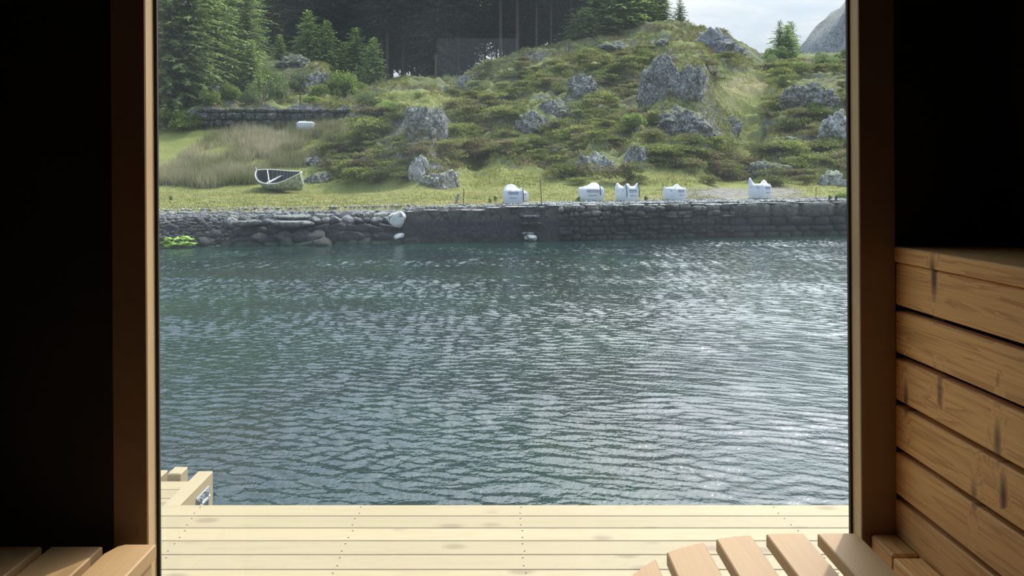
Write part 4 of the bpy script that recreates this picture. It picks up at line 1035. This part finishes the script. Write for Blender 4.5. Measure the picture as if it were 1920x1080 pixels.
# ------------------------------------------------------------------ tank in a cage
p = at(575, 49.0); s = 49.0/F; TW = 31*s; THh = 25*s
tk = empty('liquid_tank', p, 'white plastic tank in a wire cage standing in reeds before the field wall', 'tank')
TZ = EYE-(228-CY)/F*49.0-p.z; TB = TZ-THh*.95
b = MB(); b.box(-TW/2, TW/2, -.5, .5, TB, TZ-.05, .10, seg=3); b.build('container', M['tank'], tk, False)
b = MB(); b.box(-TW*.42, TW*.05, -.38, .38, TZ-.10, TZ+.0, .04, seg=2); b.box(.0+TW*.06, TW*.42, -.38, .38, TZ-.12, TZ-.03, .04, seg=2); b.build('container_top', M['tank'], tk, False)
b = MB()
for x in np.linspace(-TW/2, TW/2, 9): b.tube([(x, -.52, TB), (x, -.52, TZ-.12)], .011, 5); b.tube([(x, .52, TB), (x, .52, TZ-.12)], .011, 5)
for z in np.linspace(TB, TZ-.12, 6): b.tube([(-TW/2, -.52, z), (TW/2, -.52, z), (TW/2, .52, z), (-TW/2, .52, z), (-TW/2, -.52, z)], .011, 5)
b.build('wire_cage', M['metal'], tk, False)
if TB > .02: MB().box(-TW/2, TW/2, -.5, .5, -.1, TB, .01).build('pallet', M['grey_board'], tk, False)

# ------------------------------------------------------------------ the old rowing boat
bp = at(531, 37.4)
bt = empty('rowing_boat', (bp.x, bp.y, bp.z), 'old weathered clinker rowing boat lying tilted on the grass by the heather slope', 'boat')
LB, BB_ = 3.2, .78
def hb(t_): return BB_*(1-abs(t_)**2.4)**.75 if abs(t_) < 1 else 0.0
def shr(t_): return .62+.30*abs(t_)**2.2
def kel(t_): return .10*abs(t_)**3+.0 if abs(t_) < .9 else .10*abs(t_)**3+(abs(t_)-.9)*2.2
NS, NK = 41, 19
def section(t_, off=0.0):
    pts = []
    for side in (-1, 1):
        row = []
        for k in range(NK):
            q = k/(NK-1); wv = math.sin(q*math.pi/2)**.75; hz = (1-math.cos(q*math.pi/2))**.85*.7+q*.3
            strake = (q*5) % 1.0; step = .018*(1-strake)
            row.append((side*max(0, (hb(t_)*wv-off+step*(hb(t_) > .1))), kel(t_)+(shr(t_)-kel(t_))*hz+off*.6*(1-q)))
        pts.append(row)
    return pts[0][::-1]+pts[1][1:]
def hull_surface(off, rev):
    V = []; Fc = []; m_ = NK*2-1
    for i in range(NS):
        t_ = -1+2*i/(NS-1); tt = max(-.995, min(.995, t_))
        for y, z in section(tt, off): V.append((t_*LB/2*(1 if off == 0 else .975), y, z))
    for i in range(NS-1):
        for k in range(m_-1):
            f_ = (i*m_+k, (i+1)*m_+k, (i+1)*m_+k+1, i*m_+k+1); Fc.append(f_ if not rev else f_[::-1])
    return V, Fc
V, Fc = hull_surface(0, False); link_mesh('hull', mesh('hull', V, Fc, M['hull']), bt)
V, Fc = hull_surface(.03, True); link_mesh('inner_planking', mesh('inner', V, Fc, M['inside'], True), bt)
for sd in (-1, 1):
    b = MB(); b.tube([(t_*LB/2, sd*(hb(max(-.995, min(.995, t_)))+.005), shr(t_)+.005) for t_ in np.linspace(-1, 1, 31)], .030, 6); b.build('gunwale', M['rim'], bt, False)
b = MB()
for x in np.linspace(-LB*.40, LB*.40, 13):
    t_ = x/(LB/2); b.tube([(x, y*.95, z+.035) for y, z in section(t_, .035)[::3]], .016, 4)
b.build('ribs', M['grey_board'], bt, False)
for x in (-.65, .35): 
    t_ = x/(LB/2); MB().box(x-.10, x+.10, -hb(t_)+.05, hb(t_)-.05, .40, .43, .004).build('thwart', M['rim'], bt, False)
for sx, nm in ((-1, 'stern_post'), (1, 'stem_post')):
    b = MB(); b.tube([(sx*LB*.36, 0, -.02), (sx*LB*.46, 0, .08), (sx*LB*.50, 0, .45), (sx*LB*.505, 0, shr(1)+(.16 if sx < 0 else .05))], .032, 6); b.build(nm, M['rim'], bt, False)
b = MB(); b.tube([(-LB*.36, 0, -.02), (LB*.36, 0, -.02)], .03, 6); b.build('keel', M['rim'], bt, False)
b = MB(); b.tube([(-1.25, .35, .80), (-.35, -.42, .50)], .028, 6); b.build('loose_board', M['stick'], bt, False)
bt.rotation_euler = Euler((R(24), R(3), R(-34)), 'XYZ'); bt.location = (bp.x, bp.y, bp.z+.12)

# small stalks on the quay
SW = bush_meshes(91, 1, 1, 300, .35, M['bright_bush'], 5)
for i, (px, py) in enumerate([(1180, 377), (1213, 378), (930, 378), (1083, 380), (1557, 378), (1569, 378), (322, 377), (920, 382)]):
    p = hit(px, py); plant('weed', [('foliage', SW[0]), ('stem', SW[1])], p, (.10, .10, .26), 'small green weed '+['in front of the bag with two black straps', 'between the third and fourth bags', 'left of the leftmost bag', 'left of the bag with heaped top', 'at the far right by the rusty rod', 'at the far right beside the bush', 'on the left lawn', 'on the quay edge by the leftmost bag'][i], 'weed')
